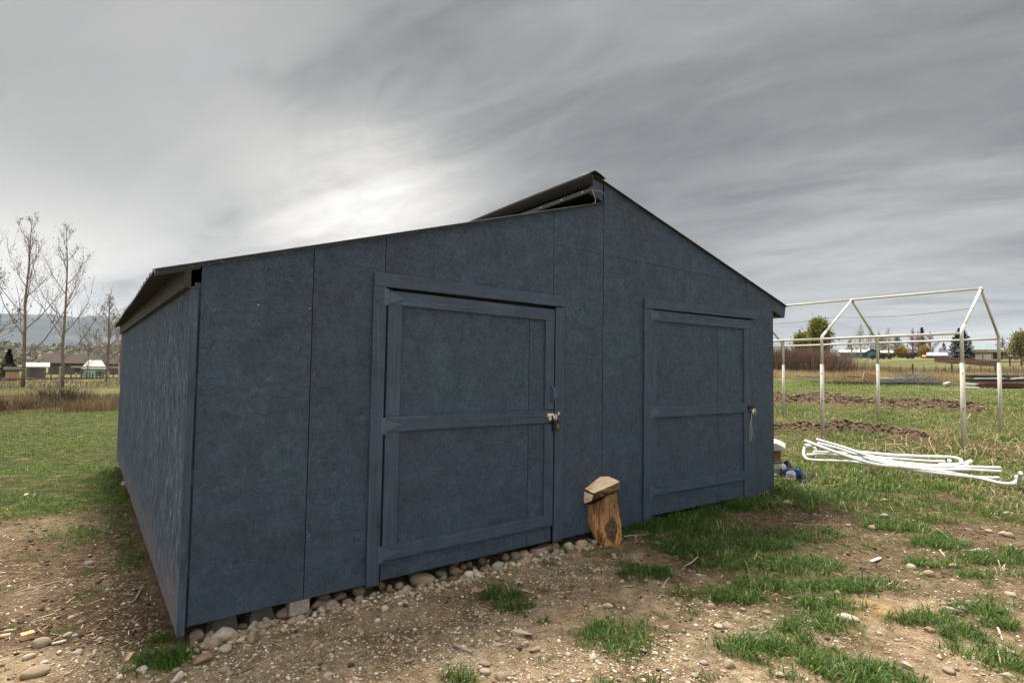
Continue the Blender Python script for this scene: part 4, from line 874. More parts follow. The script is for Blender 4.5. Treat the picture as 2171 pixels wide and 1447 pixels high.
# longer blades along the wall feet and around clumps
def line_blades(name, pts, n, spread, h0, lbl, mat=M_grass, tb=.25):
    xs, ys = [], []
    for k in range(len(pts) - 1):
        A, B = pts[k], pts[k + 1]; t = nr.random(n); xs.append(A[0] + (B[0] - A[0]) * t + nr.normal(0, spread, n)); ys.append(A[1] + (B[1] - A[1]) * t + nr.normal(0, spread, n))
    x = np.concatenate(xs); y = np.concatenate(ys); k = ~in_shed(x, y, .005); x, y = x[k], y[k]
    cl_ = sstep(.35, .6, fbm(x * 5, y * 5, 3, 90)); k = nr.random(len(x)) < .15 + .85 * cl_; x, y = x[k], y[k]
    return blades(name, x, y, h0 * nr.uniform(.4, 1.2, len(x)), nr.uniform(.003, .006, len(x)), np.abs(nr.normal(.9, .5, len(x))), np.clip(nr.normal(tb, .12, len(x)), 0, 1), mat, label=lbl)
line_blades('wall_grass', [G(.25, 0, .05), G(.9, 0, .10), G(1.7, 0, .10), G(2.4, 0, .12), G(3.0, 0, .08), G(3.3, 0, -.3)], 1500, .07, .13, 'long dark grass blades along the foot of the right wall')
line_blades('side_wall_grass', [SD(1.3, 0, .06), SD(2.6, 0, .08), SD(4.5, 0, .10), SD(6.7, 0, .12)], 700, .07, .07, 'grass growing along the foot of the left side wall', tb=.35)
# splayed tufts
tx, ty, th_, tl = [], [], [], []
for q, rx, ry, st in TW:
    if st < .8: continue
    n = int(700 * rx * ry / .02 * .35) + 60; n = min(n, 900)
    a = nr.uniform(0, 6.283, n); r = np.sqrt(nr.random(n)); tx.append(q[0] + rx * .8 * r * np.cos(a)); ty.append(q[1] + ry * .9 * r * np.sin(a))
tx, ty = np.concatenate(tx), np.concatenate(ty); k = ~in_shed(tx, ty, .01) & (nr.random(len(tx)) < .2 + .8 * sstep(.4, .55, fbm(tx * 9, ty * 9, 2, 95))); tx, ty = tx[k], ty[k]
blades('grass_tufts', tx, ty, nr.uniform(.04, .13, len(tx)), nr.uniform(.0030, .0058, len(tx)), np.abs(nr.normal(1.2, .5, len(tx))), np.clip(nr.normal(.30, .18, len(tx)), 0, 1), M_grass, label='splayed dark green grass tufts in the yard')
# dry grass belts, left brush strip and right field edge
def belt(name, n, pxr, dr, hh, lbl, mat=M_dry, tb=.5, wmul=1.0, lean=.35, sd=3):
    px = nr.uniform(*pxr, n); dd = nr.uniform(*dr, n); hd = np.arctan2((px - PW / 2) / FPX, 1.0); x, y = dd * np.sin(hd), dd * np.cos(hd)
    c = fbm(x * .6, y * .6, 4, sd); k = nr.random(n) < sstep(.25, .55, c); x, y, dd, c = x[k], y[k], dd[k], c[k]
    return blades(name, x, y, hh * (.35 + 1.1 * c) * nr.uniform(.5, 1.15, len(x)), (.0016 + .00028 * dd) * wmul, np.abs(nr.normal(lean, .25, len(x))), np.clip(nr.normal(tb, .22, len(x)) + (c - .5), 0, 1), mat, label=lbl)
belt('brush_strip', 26000, (-260, 330), (21.5, 28), .50, 'strip of dry brown weeds behind the left lawn', tb=.12, wmul=.8)
belt('dry_grass_belt', 30000, (1500, 2350), (39, 46), .55, 'belt of tall dry grass across the right field', tb=.55, lean=.2)
belt('dry_grass_belt', 9000, (1500, 2350), (52, 60), .7, 'darker brown weeds along the far field fence', tb=.15, lean=.2)
belt('dry_tufts', 500, (1900, 2300), (11, 19), .30, 'scattered straw coloured grass stalks in the meadow', tb=.6, lean=.6, sd=13)

# ------------------------------------------------------------------ firewood at the shed
def mat_log(name, cols, knot=None, axis=2):
    m, t, b = newmat(name); tc = t.new('ShaderNodeTexCoord').outputs['Object']
    sc = [38, 38, 38]; sc[axis] = 3.5
    g = t.noise(t.vmath('MULTIPLY', tc, tuple(sc)), 1.0, 6, 0.7, 0.8); n = t.noise(tc, 7, 4, .6)
    h = t.math('ADD', t.math('MULTIPLY', g, .75), t.math('MULTIPLY', n, .25))
    c = t.ramp(t.mapr(h, .38, .64), [(i / (len(cols) - 1), q) for i, q in enumerate(cols)])
    if knot:
        sz = t.new('ShaderNodeSeparateXYZ'); t.l.new(tc, sz.inputs[0])
        st_ = t.math('MULTIPLY', t.mapr(t.math('ADD', sz.outputs[2], t.math('MULTIPLY', t.noise(t.vmath('MULTIPLY', tc, (30, 30, 3)), 1.0, 3, .7), .5)), .22, .42, 0, .6, True), 1.0)
        c = t.mix(st_, c, t.ramp(g, [(.35, (.03, .018, .010)), (.6, (.17, .10, .055))]))
        dv = t.vmath('MULTIPLY', t.vmath('SUBTRACT', tc, knot), (1.0, .6, .62)); d = t.vmath('LENGTH', dv, out=1)
        d = t.math('ADD', d, t.math('MULTIPLY', t.math('SUBTRACT', t.noise(tc, 30, 4, .7), .5), .05))
        c = t.mix(t.mapr(d, .045, .072, .93, 0, True), c, t.ramp(t.noise(tc, 60, 3), [(.35, (.02, .015, .012)), (.65, (.10, .075, .055))]))
    setp(t, b, c, .8, t.bump(h, .9, .012), spec=.2); return m
M_logside = mat_log('stripped_log', [(.025, .014, .008), (.19, .085, .032), (.44, .23, .095), (.50, .31, .15), (.64, .48, .30)], (.055, -.12, -.03))
M_cut = mat_log('fresh_split_wood', [(.55, .36, .18), (.78, .60, .37), (.88, .73, .50), (.92, .80, .60)], None, 0)
M_bark = mat_log('dark_bark', [(.012, .009, .006), (.05, .033, .02), (.13, .085, .05), (.30, .20, .11)], None, 0)
b0 = at(1287, 1149, 0, height)
mb = MB(); n1, n2 = 40, 16; vs = []
for j in range(n2 + 1):
    f_ = j / n2
    for i in range(n1):
        a = 2 * math.pi * i / n1
        rx, ry = .108 + .050 * f_, .095 + .02 * f_
        gr = 1 + .035 * math.sin(a * 9 + 1.3 * math.sin(f_ * 3)) + .02 * math.sin(a * 17 + f_ * 2) + .03 * math.sin(a * 3 + 1) + .03 * math.sin(a * 2 + f_ * 4)
        x_ = rx * gr * math.cos(a) * (1 - .12 * (f_ < .1)); y_ = ry * gr * math.sin(a)
        z_ = -.02 + f_ * (.375 + .075 * (x_ / .15) + .012 * math.sin(a * 5))
        vs.append((x_ + .025 - .115 * f_, y_ + .07 * f_, z_))
fs = [(j * n1 + i, j * n1 + (i + 1) % n1, (j + 1) * n1 + (i + 1) % n1, (j + 1) * n1 + i) for j in range(n2) for i in range(n1)] + [tuple(n2 * n1 + i for i in range(n1)), tuple(range(n1 - 1, -1, -1))]
hd0 = math.atan2(b0[0], b0[1]); cr, sr = math.cos(-hd0), math.sin(-hd0)
lg = MB().add([(b0[0] + a * cr - b * sr, b0[1] + a * sr + b * cr, b0[2] + c) for a, b, c in vs], fs).build('log', M_logside)
for p_ in lg.data.polygons: p_.use_smooth = p_.index < n1 * n2
tag(lg, 'upright orange brown log with dark knot leaning against the shed', 'log')
D0 = math.hypot(b0[0], b0[1])
def z7(x_, y_, dd): return along(900 + x_ / 3.098, 980 + y_ / 3.098, D0 + dd)
import bmesh
bm = bmesh.new()
LP = [(1025, 160, .00), (1110, 203, -.12), (1287, 125, -.02), (1213, 86, .09), (1130, 95, .10), (1060, 128, .07), (1018, 245, .02), (1050, 270, -.05), (1097, 252, -.12), (1280, 172, -.02), (1232, 200, -.03), (1255, 190, .08), (1080, 262, .05), (1200, 90, .105)]
for q in LP: bm.verts.new(Vector(z7(*q)))
r_ = bmesh.ops.convex_hull(bm, input=bm.verts)
bmesh.ops.subdivide_edges(bm, edges=bm.edges[:], cuts=3, use_grid_fill=True)
cen = sum((v.co for v in bm.verts), Vector()) / len(bm.verts)
for v in bm.verts:
    q = v.co; k_ = (vnoise(q.x * 22 + 9, q.z * 22 + q.y * 15) - .5) * .012; v.co += (v.co - cen).normalized() * k_
for _k in range(1): bmesh.ops.smooth_vert(bm, verts=bm.verts[:], factor=.3, use_axis_x=True, use_axis_y=True, use_axis_z=True)
bmesh.ops.recalc_face_normals(bm, faces=bm.faces[:])
axis_l = (Vector(z7(1280, 150, 0)) - Vector(z7(1065, 230, -.06))).normalized()
me = bpy.data.meshes.new('split_log')
for v in bm.verts: v.co -= cen
for f_ in bm.faces:
    n_ = f_.normal; f_.material_index = 0 if n_.z > .55 else (1 if n_.dot(axis_l) < -.6 or n_.dot(axis_l) > .7 else 2)
bm.to_mesh(me); bm.free()
for m_ in (M_cut, M_cut, M_bark): me.materials.append(m_)
sl = bpy.data.objects.new('split_log', me); COL.objects.link(sl); sl.location = cen
tag(sl, 'split firewood piece with pale cut faces lying on the upright log', 'firewood')

# sticks, chips and scraps lying about
def stick(name, p, q, w_, th_, mat, label, cat, flat=True, lift=.006):
    A, B = at(*p, 0, height), at(*q, 0, height); A = A + Zv * lift; B = B + Zv * lift
    if flat:
        d = B - A; d /= np.linalg.norm(d); sdv_ = np.cross(d, Zv); sdv_ /= np.linalg.norm(sdv_); mb = MB(); k = 5; vs = []
        for i in range(k + 1):
            c = A + (B - A) * i / k; ww = w_ / 2 * (1 - .35 * abs(i / k - .5)) * rnd.uniform(.85, 1.1)
            vs += [c - sdv_ * ww, c + sdv_ * ww, c + sdv_ * ww * .9 + Zv * th_, c - sdv_ * ww * .9 + Zv * th_]
        fs = [(i * 4 + j, i * 4 + (j + 1) % 4, i * 4 + 4 + (j + 1) % 4, i * 4 + 4 + j) for i in range(k) for j in range(4)] + [(3, 2, 1, 0), (k * 4, k * 4 + 1, k * 4 + 2, k * 4 + 3)]
        o = mb.add(vs, fs).build(name, mat)
    else:
        mid = (A + B) / 2 + np.array([rnd.uniform(-1, 1), rnd.uniform(-1, 1), .3]) * .06 * np.linalg.norm(B - A)
        o = MB().tube([A, A * .6 + mid * .4 + .003, mid, mid * .45 + B * .55, B], [w_ / 2, w_ / 2, w_ / 2.2, w_ / 2.6, w_ / 4], 6).build(name, mat)
    return tag(o, label, cat)
M_chip = mat_log('orange_wood_chip', [(.40, .22, .11), (.62, .40, .22), (.72, .52, .33)], None, 0)
stick('wood_scrap', (962, 1370), (1000, 1387), .022, .012, M_gwood, 'short grey weathered wood scrap in the bottom middle dirt', 'wood scrap')
stick('stick', (1588, 1354), (1634, 1336), .011, .008, M_gwood, 'straight grey stick in the lower right dirt', 'stick', False, .008)
stick('wood_chip', (1846, 1192), (1867, 1184), .03, .008, simple('pale_chip', (.60, .55, .47)), 'pale flat wood chip in the middle of the right yard', 'wood chip')
stick('stick', (2115, 1332), (2126, 1358), .014, .008, simple('pale_twig', (.45, .40, .34)), 'pale short stick on the far right dirt', 'stick', False)
stick('stick', (1992, 1166), (2004, 1180), .012, .008, bpy.data.materials['pale_twig'], 'thin pale stick in the thin grass on the right', 'stick', False)
stick('stick', (1645, 1382), (1700, 1402), .009, .006, bpy.data.materials['pale_twig'], 'thin twig between the lower right grass tufts', 'stick', False)
stick('stick', (1420, 1225), (1404, 1248), .009, .006, bpy.data.materials['pale_twig'], 'pale twig in front of the dense grass by the right door', 'stick', False)
stick('stick', (1395, 1270), (1405, 1258), .007, .005, bpy.data.materials['pale_twig'], 'tiny twig in the dirt in front of the right door', 'stick', False)
stick('bark_slab', (1150, 1183), (1205, 1178), .035, .01, M_gwood, 'curved grey bark strip at the wall foot left of the log', 'bark')
stick('wood_block', (1130, 1178), (1166, 1164), .075, .045, mat_log('pinkish_scrap', [(.18, .12, .10), (.38, .28, .24), (.52, .42, .36)], None, 0), 'weathered pinkish wood offcut among the stones at the wall foot', 'wood scrap')
stick('wood_chip', (1258, 1214), (1270, 1205), .012, .006, M_chip, 'orange splinter lying in front of the upright log', 'wood chip')
stick('wood_chip', (43, 1358), (72, 1350), .055, .03, M_chip, 'orange triangular wood offcut in the lower left dirt', 'wood chip')
stick('wood_chip', (268, 1404), (280, 1386), .022, .008, M_chip, 'small orange wood chip near the left corner grass tuft', 'wood chip')
stick('stick', (286, 1275), (300, 1248), .014, .008, M_gwood, 'grey stick leaning along the mulch beside the left wall', 'stick')
stick('stick', (30, 1258), (165, 1225), .006, .004, bpy.data.materials['pale_twig'], 'long thin dry stalk across the left mulch', 'stick', False)
stick('wood_chip', (0, 1352), (22, 1348), .03, .01, M_chip, 'brown wood chip at the very left edge', 'wood chip')
stick('stick', (110, 1367), (140, 1360), .02, .006, bpy.data.materials['pale_twig'], 'pale splinter in the lower left dirt', 'stick')
stick('stick', (1215, 1128), (1262, 1158), .007, .005, bpy.data.materials['pale_twig'], 'crossed dry twigs at the wall beside the upright log', 'stick', False, .03)
stick('stick', (1210, 1142), (1250, 1150), .006, .005, M_gwood, 'dark dry twig at the wall left of the upright log', 'stick', False, .02)
stick('stick', (1322, 1142), (1372, 1138), .010, .007, M_gwood, 'dry twig on the ground right of the upright log', 'stick', False, .02)
stick('stick', (1480, 1193), (1450, 1215), .007, .005, bpy.data.materials['pale_twig'], 'straw stalk lying over the dense grass', 'stick', False, .05)

# ------------------------------------------------------------------ white pipe canopy frame
fth, fw, fl, frise, fx, fy, fz, fza, fzb = -.715, 3.268, 2.11, .83, 7.283, 9.028, 2.262, -.033, .058
fa = np.array([math.sin(fth), math.cos(fth), 0]); fb = np.array([math.cos(fth), -math.sin(fth), 0])
def fnode(i, j, dz=0.0): return np.array([fx, fy, fz + fza * j + fzb * i + dz]) + fb * fw * i + fa * fl * j
fr = empty('canopy_frame', np.array([fx, fy, .3]), 'cream white pipe frame of a gabled canopy standing bare in the grass', 'canopy frame')
NB = 4
for j in range(NB):
    for i in (0, 1):
        top = fnode(i, j); g = float(base_h(top[0], top[1])) - .05; mid = top[2] - .52
        MB().tube([(top[0], top[1], g), (top[0], top[1], mid)], .034, 14).build('post', M_tube, fr, smooth=True)
        pk = fnode(.5, j, frise); dr_ = (pk - top); dr_ /= np.linalg.norm(dr_)
        up_ = top - Zv * .10; e_ = top + dr_ * .22
        MB().tube([(top[0], top[1], mid - .04), up_, top - Zv * .03 + dr_ * .01, top + dr_ * .05, e_], .027, 14).build('elbow', M_tube, fr, smooth=True)
        MB().tube([e_ - dr_ * .06, pk - dr_ * .03 - Zv * .01], .0225, 12).build('rafter', M_tube, fr, smooth=True)
        for zz in (mid - .17, g + .75):
            q = np.array([top[0], top[1], zz]); nrm = -np.array([q[0], q[1], 0]); nrm /= np.linalg.norm(nrm)
            MB().tube([q + nrm * .034, q + nrm * .047], .010, 6).build('bolt', M_blackm, fr)
        if j < NB - 1:
            nx = fnode(i, j + 1); dd = (nx - top) / np.linalg.norm(nx - top)
            MB().tube([top - Zv * .04 + dd * .03, nx - Zv * .04 - dd * .03], .022, 12).build('eave_pipe', M_tube, fr, smooth=True)
    pk = fnode(.5, j, frise)
    MB().tube([pk - fb * .07 - Zv * .035, pk, pk + fb * .07 - Zv * .035], .031, 12).build('peak_joint', M_tube, fr, smooth=True)
    if j < NB - 1:
        nx = fnode(.5, j + 1, frise); dd = (nx - pk) / np.linalg.norm(nx - pk)
        MB().tube([pk + dd * .03, nx - dd * .03], .021, 12).build('ridge_pipe', M_tube, fr, smooth=True)
    ra = fnode(0, j) * .5 + fnode(.5, j, frise) * .5; MB().tube([ra + fb * .02, ra - fb * .04 - fa * .02], .008, 6).build('hook', M_blackm, fr)
    rb = fnode(1, j) * .5 + fnode(.5, j, frise) * .5; MB().tube([rb, rb - fb * .06], .008, 6).build('hook', M_blackm, fr)
pts_ = [fnode(0, j) * .5 + fnode(.5, j, frise) * .5 - fb * .03 for j in range(NB)]
wp_ = []
for j in range(NB - 1):
    for k in range(6): t_ = k / 6; wp_.append(pts_[j] * (1 - t_) + pts_[j + 1] * t_ - Zv * .05 * math.sin(math.pi * t_))
MB().tube(wp_ + [pts_[-1]], .0035, 5).build('wire', M_wire, fr)

# ------------------------------------------------------------------ pile of white pipes
PG = 'white pipes heaped in the grass'
def z2(x_, y_): return 1600 + x_ / 3.014, 580 + y_ / 3.014
def pipe(pts, r, label, name='white_pipe', cat='pipe', mat=None):
    P = [at(*z2(a, b), l) for a, b, l in pts]
    # smooth the path
    out = []
    for i in range(len(P) - 1):
        p0, p1, p2, p3 = P[max(i - 1, 0)], P[i], P[i + 1], P[min(i + 2, len(P) - 1)]
        for k in range(6):
            t_ = k / 6; out.append(.5 * ((2 * p1) + (p2 - p0) * t_ + (2 * p0 - 5 * p1 + 4 * p2 - p3) * t_ ** 2 + (3 * p1 - p0 - 3 * p2 + p3) * t_ ** 3))
    out.append(P[-1])
    return tag(MB().tube(out, r * .9, 12).build(name, mat or M_pvc, smooth=True), label, cat, PG)
pipe([(322, 1066, .34), (520, 1140, .27), (745, 1212, .18), (950, 1235, .12), (1280, 1275, .08)], .023, 'white pipe whose raised end lies farthest left in the heap')
pipe([(395, 1058, .34), (570, 1110, .27), (760, 1172, .20), (980, 1225, .13), (1270, 1232, .10)], .023, 'white pipe topmost in the heap, end pointing to the frame post')
pipe([(400, 1082, .27), (560, 1122, .22), (760, 1190, .17), (1000, 1240, .12), (1390, 1252, .07)], .022, 'white pipe directly under the topmost one in the heap')
pipe([(500, 1105, .22), (700, 1160, .18), (860, 1222, .13), (1080, 1262, .08), (1420, 1300, .05), (1560, 1303, .04)], .022, 'white pipe running to the front right of the heap')
pipe([(318, 1108, .16), (313, 1150, .10), (330, 1178, .06), (380, 1190, .05), (620, 1200, .05), (790, 1228, .04)], .021, 'white pipe with a bent up end at the left of the heap')
pipe([(335, 1156, .10), (470, 1152, .09), (640, 1172, .08), (900, 1222, .06)], .021, 'white pipe low in the grass behind the bent one')
pipe([(375, 1138, .14), (520, 1140, .12), (700, 1156, .12), (900, 1200, .10)], .019, 'thin white pipe at the back left of the heap')
pipe([(640, 1136, .14), (900, 1158, .13), (1150, 1168, .12), (1262, 1172, .12), (1310, 1184, .12), (1322, 1200, .10), (1300, 1216, .08), (1180, 1218, .07)], .024, 'white pipe with a rounded U bend at the right of the heap')
pipe([(700, 1166, .10), (900, 1182, .09), (1100, 1196, .08), (1215, 1200, .08)], .022, 'white pipe lying inside the U bent one')
pipe([(870, 1200, .09), (1100, 1222, .08), (1390, 1234, .07), (1570, 1240, .05)], .024, 'white pipe at the back right with its end in straw grass')
pipe([(1180, 1232, .06), (1390, 1252, .05), (1575, 1262, .04)], .019, 'thin white pipe behind the far right curved one')
pipe([(1050, 1246, .09), (1280, 1278, .06), (1440, 1306, .05), (1580, 1338, .05), (1650, 1336, .06), (1684, 1310, .08)], .021, 'long white pipe curving to the white tee on the right')
def fitting(p1, p2, r, label):
    a, b = at(*z2(*p1[:2]), p1[2]), at(*z2(*p2[:2]), p2[2]); d = (b - a) / np.linalg.norm(b - a)
    return tag(MB().tube([a, a + d * .01, b - d * .01, b], [r * .9, r, r, r * .9], 14).build('pipe_fitting', M_pvc, smooth=False, bevel=.002), label, 'pipe fitting', 'white pipe fittings in the heap')
fitting((748, 1180, .24), (742, 1246, .04), .024, 'upright white pipe fitting in the middle of the heap')
fitting((842, 1176, .16), (838, 1212, .08), .025, 'short white fitting between the rails of the heap')
fitting((320, 1098, .20), (358, 1092, .20), .026, 'short white fitting at the left end of the heap')
fitting((378, 1106, .18), (398, 1142, .10), .024, 'slanting white fitting beside the left end of the heap')
fitting((1245, 1190, .12), (1240, 1218, .05), .025, 'white fitting inside the U bend of the heap')
fitting((1340, 1216, .10), (1382, 1196, .12), .027, 'slanting white fitting right of the U bend')
fitting((1700, 1272, .28), (1686, 1356, .03), .023, 'upright white tee end at the far right of the heap')
fitting((1668, 1296, .14), (1712, 1306, .14), .022, 'cross arm of the white tee at the far right')

# ------------------------------------------------------------------ things stacked behind the right corner
def zc3(x_, y_): return 1600 + x_ / 6.29, 850 + y_ / 6.29
cx_, cy_ = at(1672, 1022)[:2]
M_tarp = simple('black_plastic', (.012, .012, .013), .25, 0, .3, 9, .4)
M_blue = simple('blue_plastic', (.012, .055, .22), .32, 0, .08)
M_lab = simple('white_label', (.74, .75, .76), .5, 0, .03)
M_greyp = simple('grey_white_sheet', (.50, .50, .47), .5, 0, .15, 9)
dJ = math.hypot(cx_, cy_)
def J(x_, y_, dd=0.0): return along(*zc3(x_, y_), dJ + dd)
def slab(name, poly, dd0, dd1, mat, label, cat, bevel=.006, smooth=False):
    n = len(poly); vs = [J(a, b, dd0) for a, b in poly] + [J(a, b, dd0) + (along(*zc3(a, b), dJ + dd1) - J(a, b, dd0)) * np.array([1, 1, 0]) for a, b in poly]
    fs = [tuple(range(n - 1, -1, -1)), tuple(range(n, 2 * n))] + [(i, (i + 1) % n, n + (i + 1) % n, n + i) for i in range(n)]
    return tag(MB().add(vs, fs).build(name, mat, bevel=bevel, smooth=smooth), label, cat)
# black plastic sheet: crumpled surface draped on the ground
gu = np.linspace(0, 1, 26); vs = []; fs = []
for i, u_ in enumerate(gu):
    for j, v_ in enumerate(np.linspace(0, 1, 14)):
        q = J(330 + 480 * u_ * (.75 + .25 * v_), 985 - 60 * v_ + 10 * u_, .0 + .55 * v_); hx = (.18 * math.exp(-((u_ - .15) / .28) ** 2) + .10 * math.exp(-((u_ - .62) / .2) ** 2)) * math.sin(math.pi * min(1, v_ * 1.02)) + .015
        zq = float(height(q[0], q[1])) + hx * (1 + .15 * math.sin(u_ * 19 + v_ * 4)) + .02 * float(vnoise(u_ * 14, v_ * 9))
        if v_ in (0, 1) or u_ in (0, 1): zq = float(height(q[0], q[1])) + .01
        vs.append((q[0], q[1], zq))
for i in range(25):
    for j in range(13): fs.append((i * 14 + j, (i + 1) * 14 + j, (i + 1) * 14 + j + 1, i * 14 + j + 1))
tp = tag(MB().add(vs, fs).build('plastic_sheet', M_tarp, smooth=True), 'crumpled black plastic sheeting lying behind the blue jug', 'plastic sheet'); so = tp.modifiers.new('thick', 'SOLIDIFY'); so.thickness = .006
slab('timber_offcut', [(150, 672), (350, 672), (352, 808), (150, 812)], .18, .55, M_rawwood, 'brown timber offcut standing on the white pipes at the corner', 'timber')
slab('roofing_offcut', [(150, 590), (275, 555), (350, 585), (414, 625), (405, 655), (340, 665), (240, 668), (150, 672)], .10, .60, M_greyp, 'curled off white panel on top of the corner heap', 'panel', .01)
def rod(x0, x1, y, r, dd, label, mat=M_pvc, hollow=True):
    a, b = J(x0, y, dd + .25), J(x1, y + 4, dd); d = (b - a) / np.linalg.norm(b - a)
    e = empty('plastic_pipe', a, label, 'pipe', 'pipe offcuts in the corner heap'); MB().tube([a, b], r, 16).build('tube', mat, e, smooth=False)
    MB().tube([b + d * .0005, b + d * .0015], r * .74, 16).build('bore', M_dark if not hollow else M_greyp, e)
rod(120, 392, 872, .038, .12, 'white pipe offcut pointing out above the blue jug')
rod(120, 372, 835, .022, .22, 'thin grey pipe behind the upper white pipe offcut', M_greyp)
rod(120, 370, 950, .036, .16, 'grey white pipe offcut below the upper white pipe', M_greyp)
slab('plastic_bag', [(150, 1010), (290, 975), (380, 1005), (395, 1030), (150, 1032)], .05, .35, M_greyp, 'pale grey plastic bag beside the blue jug', 'bag', .02)
slab('wood_board', [(150, 1030), (540, 1036), (545, 1062), (430, 1088), (150, 1070)], -.10, .20, mat_board('reddish_board', 0, (.22, .10, .06)), 'reddish brown board under the blue jug', 'board', .004)
slab('white_board', [(150, 1072), (420, 1090), (530, 1085), (535, 1100), (400, 1108), (150, 1092)], -.14, .16, M_greyp, 'thin white board at the bottom of the corner heap', 'board', .003)
jug = empty('plastic_jug', J(500, 1030, -.05), 'blue plastic jug with white label lying on the board', 'jug')
jp = [(395, 905), (430, 892), (500, 895), (585, 905), (618, 935), (628, 975), (625, 1062), (560, 1060), (552, 1030), (400, 1028), (392, 960)]
n = len(jp)
for nm in ('body',):
    vs = [J(a, b, -.04) for a, b in jp] + [J(a, b, .13) for a, b in jp]
    fs = [tuple(range(n - 1, -1, -1)), tuple(range(n, 2 * n))] + [(i, (i + 1) % n, n + (i + 1) % n, n + i) for i in range(n)]
    MB().add(vs, fs).build('body', M_blue, jug, bevel=.018)
lp = [(418, 945), (452, 922), (512, 916), (545, 950), (548, 1032), (414, 1026)]
vs = [J(a, b, -.0435) for a, b in lp] + [J(a, b, -.041) for a, b in lp]; n = len(lp)
MB().add(vs, [tuple(range(n - 1, -1, -1)), tuple(range(n, 2 * n))] + [(i, (i + 1) % n, n + (i + 1) % n, n + i) for i in range(n)]).build('label', M_lab, jug)
for (a, b, c, d_) in ((425, 966, 460, 974), (466, 968, 496, 976), (424, 986, 500, 994), (440, 1000, 540, 1012), (480, 984, 530, 990)):
    q4 = [(a, b), (c, b), (c, d_), (a, d_)]; vs = [J(x_, y_, -.0455) for x_, y_ in q4] + [J(x_, y_, -.044) for x_, y_ in q4]
    MB().hexa([vs[3], vs[2], vs[6], vs[7], vs[0], vs[1], vs[5], vs[4]]).build('print_mark', M_blackm, jug)
MB().tube([J(585, 1000, -.05), J(600, 985, -.05), J(618, 990, -.05), J(622, 1015, -.05), J(605, 1030, -.05), J(588, 1020, -.05), J(585, 1000, -.05)], .009, 8).build('handle', M_blackm, jug)

# ------------------------------------------------------------------ background helpers
def GP(px, dist):            # point on the terrain in the direction of px at a given distance
    d = ray(px, 780); hd = math.atan2(d[0], d[1]); x, y = dist * math.sin(hd), dist * math.cos(hd); return np.array([x, y, float(base_h(x, y))])
def HZ(px, py, dist): return float(along(px, py, dist)[2])
def WIDTH(dpx, px, dist):
    d0 = ray(px, 780); c = d0[1] / math.hypot(d0[0], d0[1]); return abs(dpx) / FPX * dist * c * c
M_barkg = simple('grey_brown_bark', (.19, .155, .125), .9, 0, .35, 6)
M_barkr = simple('reddish_twigs', (.17, .10, .08), .9, 0, .3, 2)
M_barkp = simple('pale_bark', (.36, .33, .28), .9, 0, .25, 3)
M_seed = mat_tint('dry_leaf_bits', [(0, (.07, .05, .035)), (.5, (.15, .105, .07)), (1, (.26, .19, .12))])
M_yel = mat_blade('spring_leaves', [(0, (.075, .085, .012)), (.5, (.16, .165, .025)), (1, (.28, .27, .05))], .3)
M_olive = mat_blade('pale_buds', [(0, (.10, .10, .035)), (.5, (.20, .19, .08)), (1, (.30, .28, .14))], .3)
M_con = mat_blade('conifer_needles', [(0, (.006, .012, .007)), (.5, (.015, .028, .016)), (1, (.035, .055, .03))], .1)
M_orl = mat_blade('orange_buds', [(0, (.12, .075, .015)), (.5, (.26, .17, .03)), (1, (.36, .27, .06))], .3)
def branchset(base, H, spread, seed, lvl=3, n1=16, up=.9, t0=.16, r0=None, sides=4, twigs=1.0):
    r = random.Random(seed); r0 = r0 or H * .0105
    trunk = []; tw = MB(); tips = []
    x, y = 0.0, 0.0
    for i in range(9):
        t = i / 8; x += r.uniform(-1, 1) * H * .008; y += r.uniform(-1, 1) * H * .008; trunk.append((base[0] + x, base[1] + y, base[2] + H * t))
    tr_ = [r0 * (1 - .88 * i / 8) for i in range(9)]
    def lerp(t):
        k = min(7, int(t * 8)); f = t * 8 - k; return Vector(trunk[k]).lerp(Vector(trunk[k + 1]), f)
    def grow(p, d, L, rad, depth):
        pts = [p]; q = p.copy(); dd = d.copy(); n = 4
        for i in range(n):
            dd = (dd + Vector((r.uniform(-.16, .16), r.uniform(-.16, .16), up * .16 + r.uniform(-.05, .10)))).normalized()
            q = q + dd * L / n; pts.append(q.copy())
        tw.tube(pts, [rad * (1 - .8 * i / n) for i in range(n + 1)], sides if depth < 2 else 3, False)
        tips.append(pts[-1])
        if depth < lvl:
            m = int((5 if depth == 1 else 3.4) * twigs + r.random())
            for i in range(m):
                f = r.uniform(.22, .98); k = min(n - 1, int(f * n)); pp = pts[k].lerp(pts[k + 1], f * n - k)
                side = dd.cross(Vector((r.uniform(-1, 1), r.uniform(-1, 1), r.uniform(-1, 1)))).normalized()
                nd = (dd * .75 + side * r.uniform(.35, .9)).normalized(); tips.append(pp)
                grow(pp, nd, L * r.uniform(.30, .52), rad * .45, depth + 1)
    for i in range(n1):
        t = t0 + (1 - t0) * (i + r.random() * .7) / n1; a = i * 2.4 + r.uniform(-.6, .6); p = lerp(min(t, .985))
        L = H * spread * (1.03 - t) ** .95 * r.uniform(.75, 1.15); el = .55 + .55 * t
        grow(p, Vector((math.cos(a) * math.cos(el), math.sin(a) * math.cos(el), math.sin(el))), L, r0 * (.42 - .28 * t), 1)
    return trunk, tr_, tw, tips
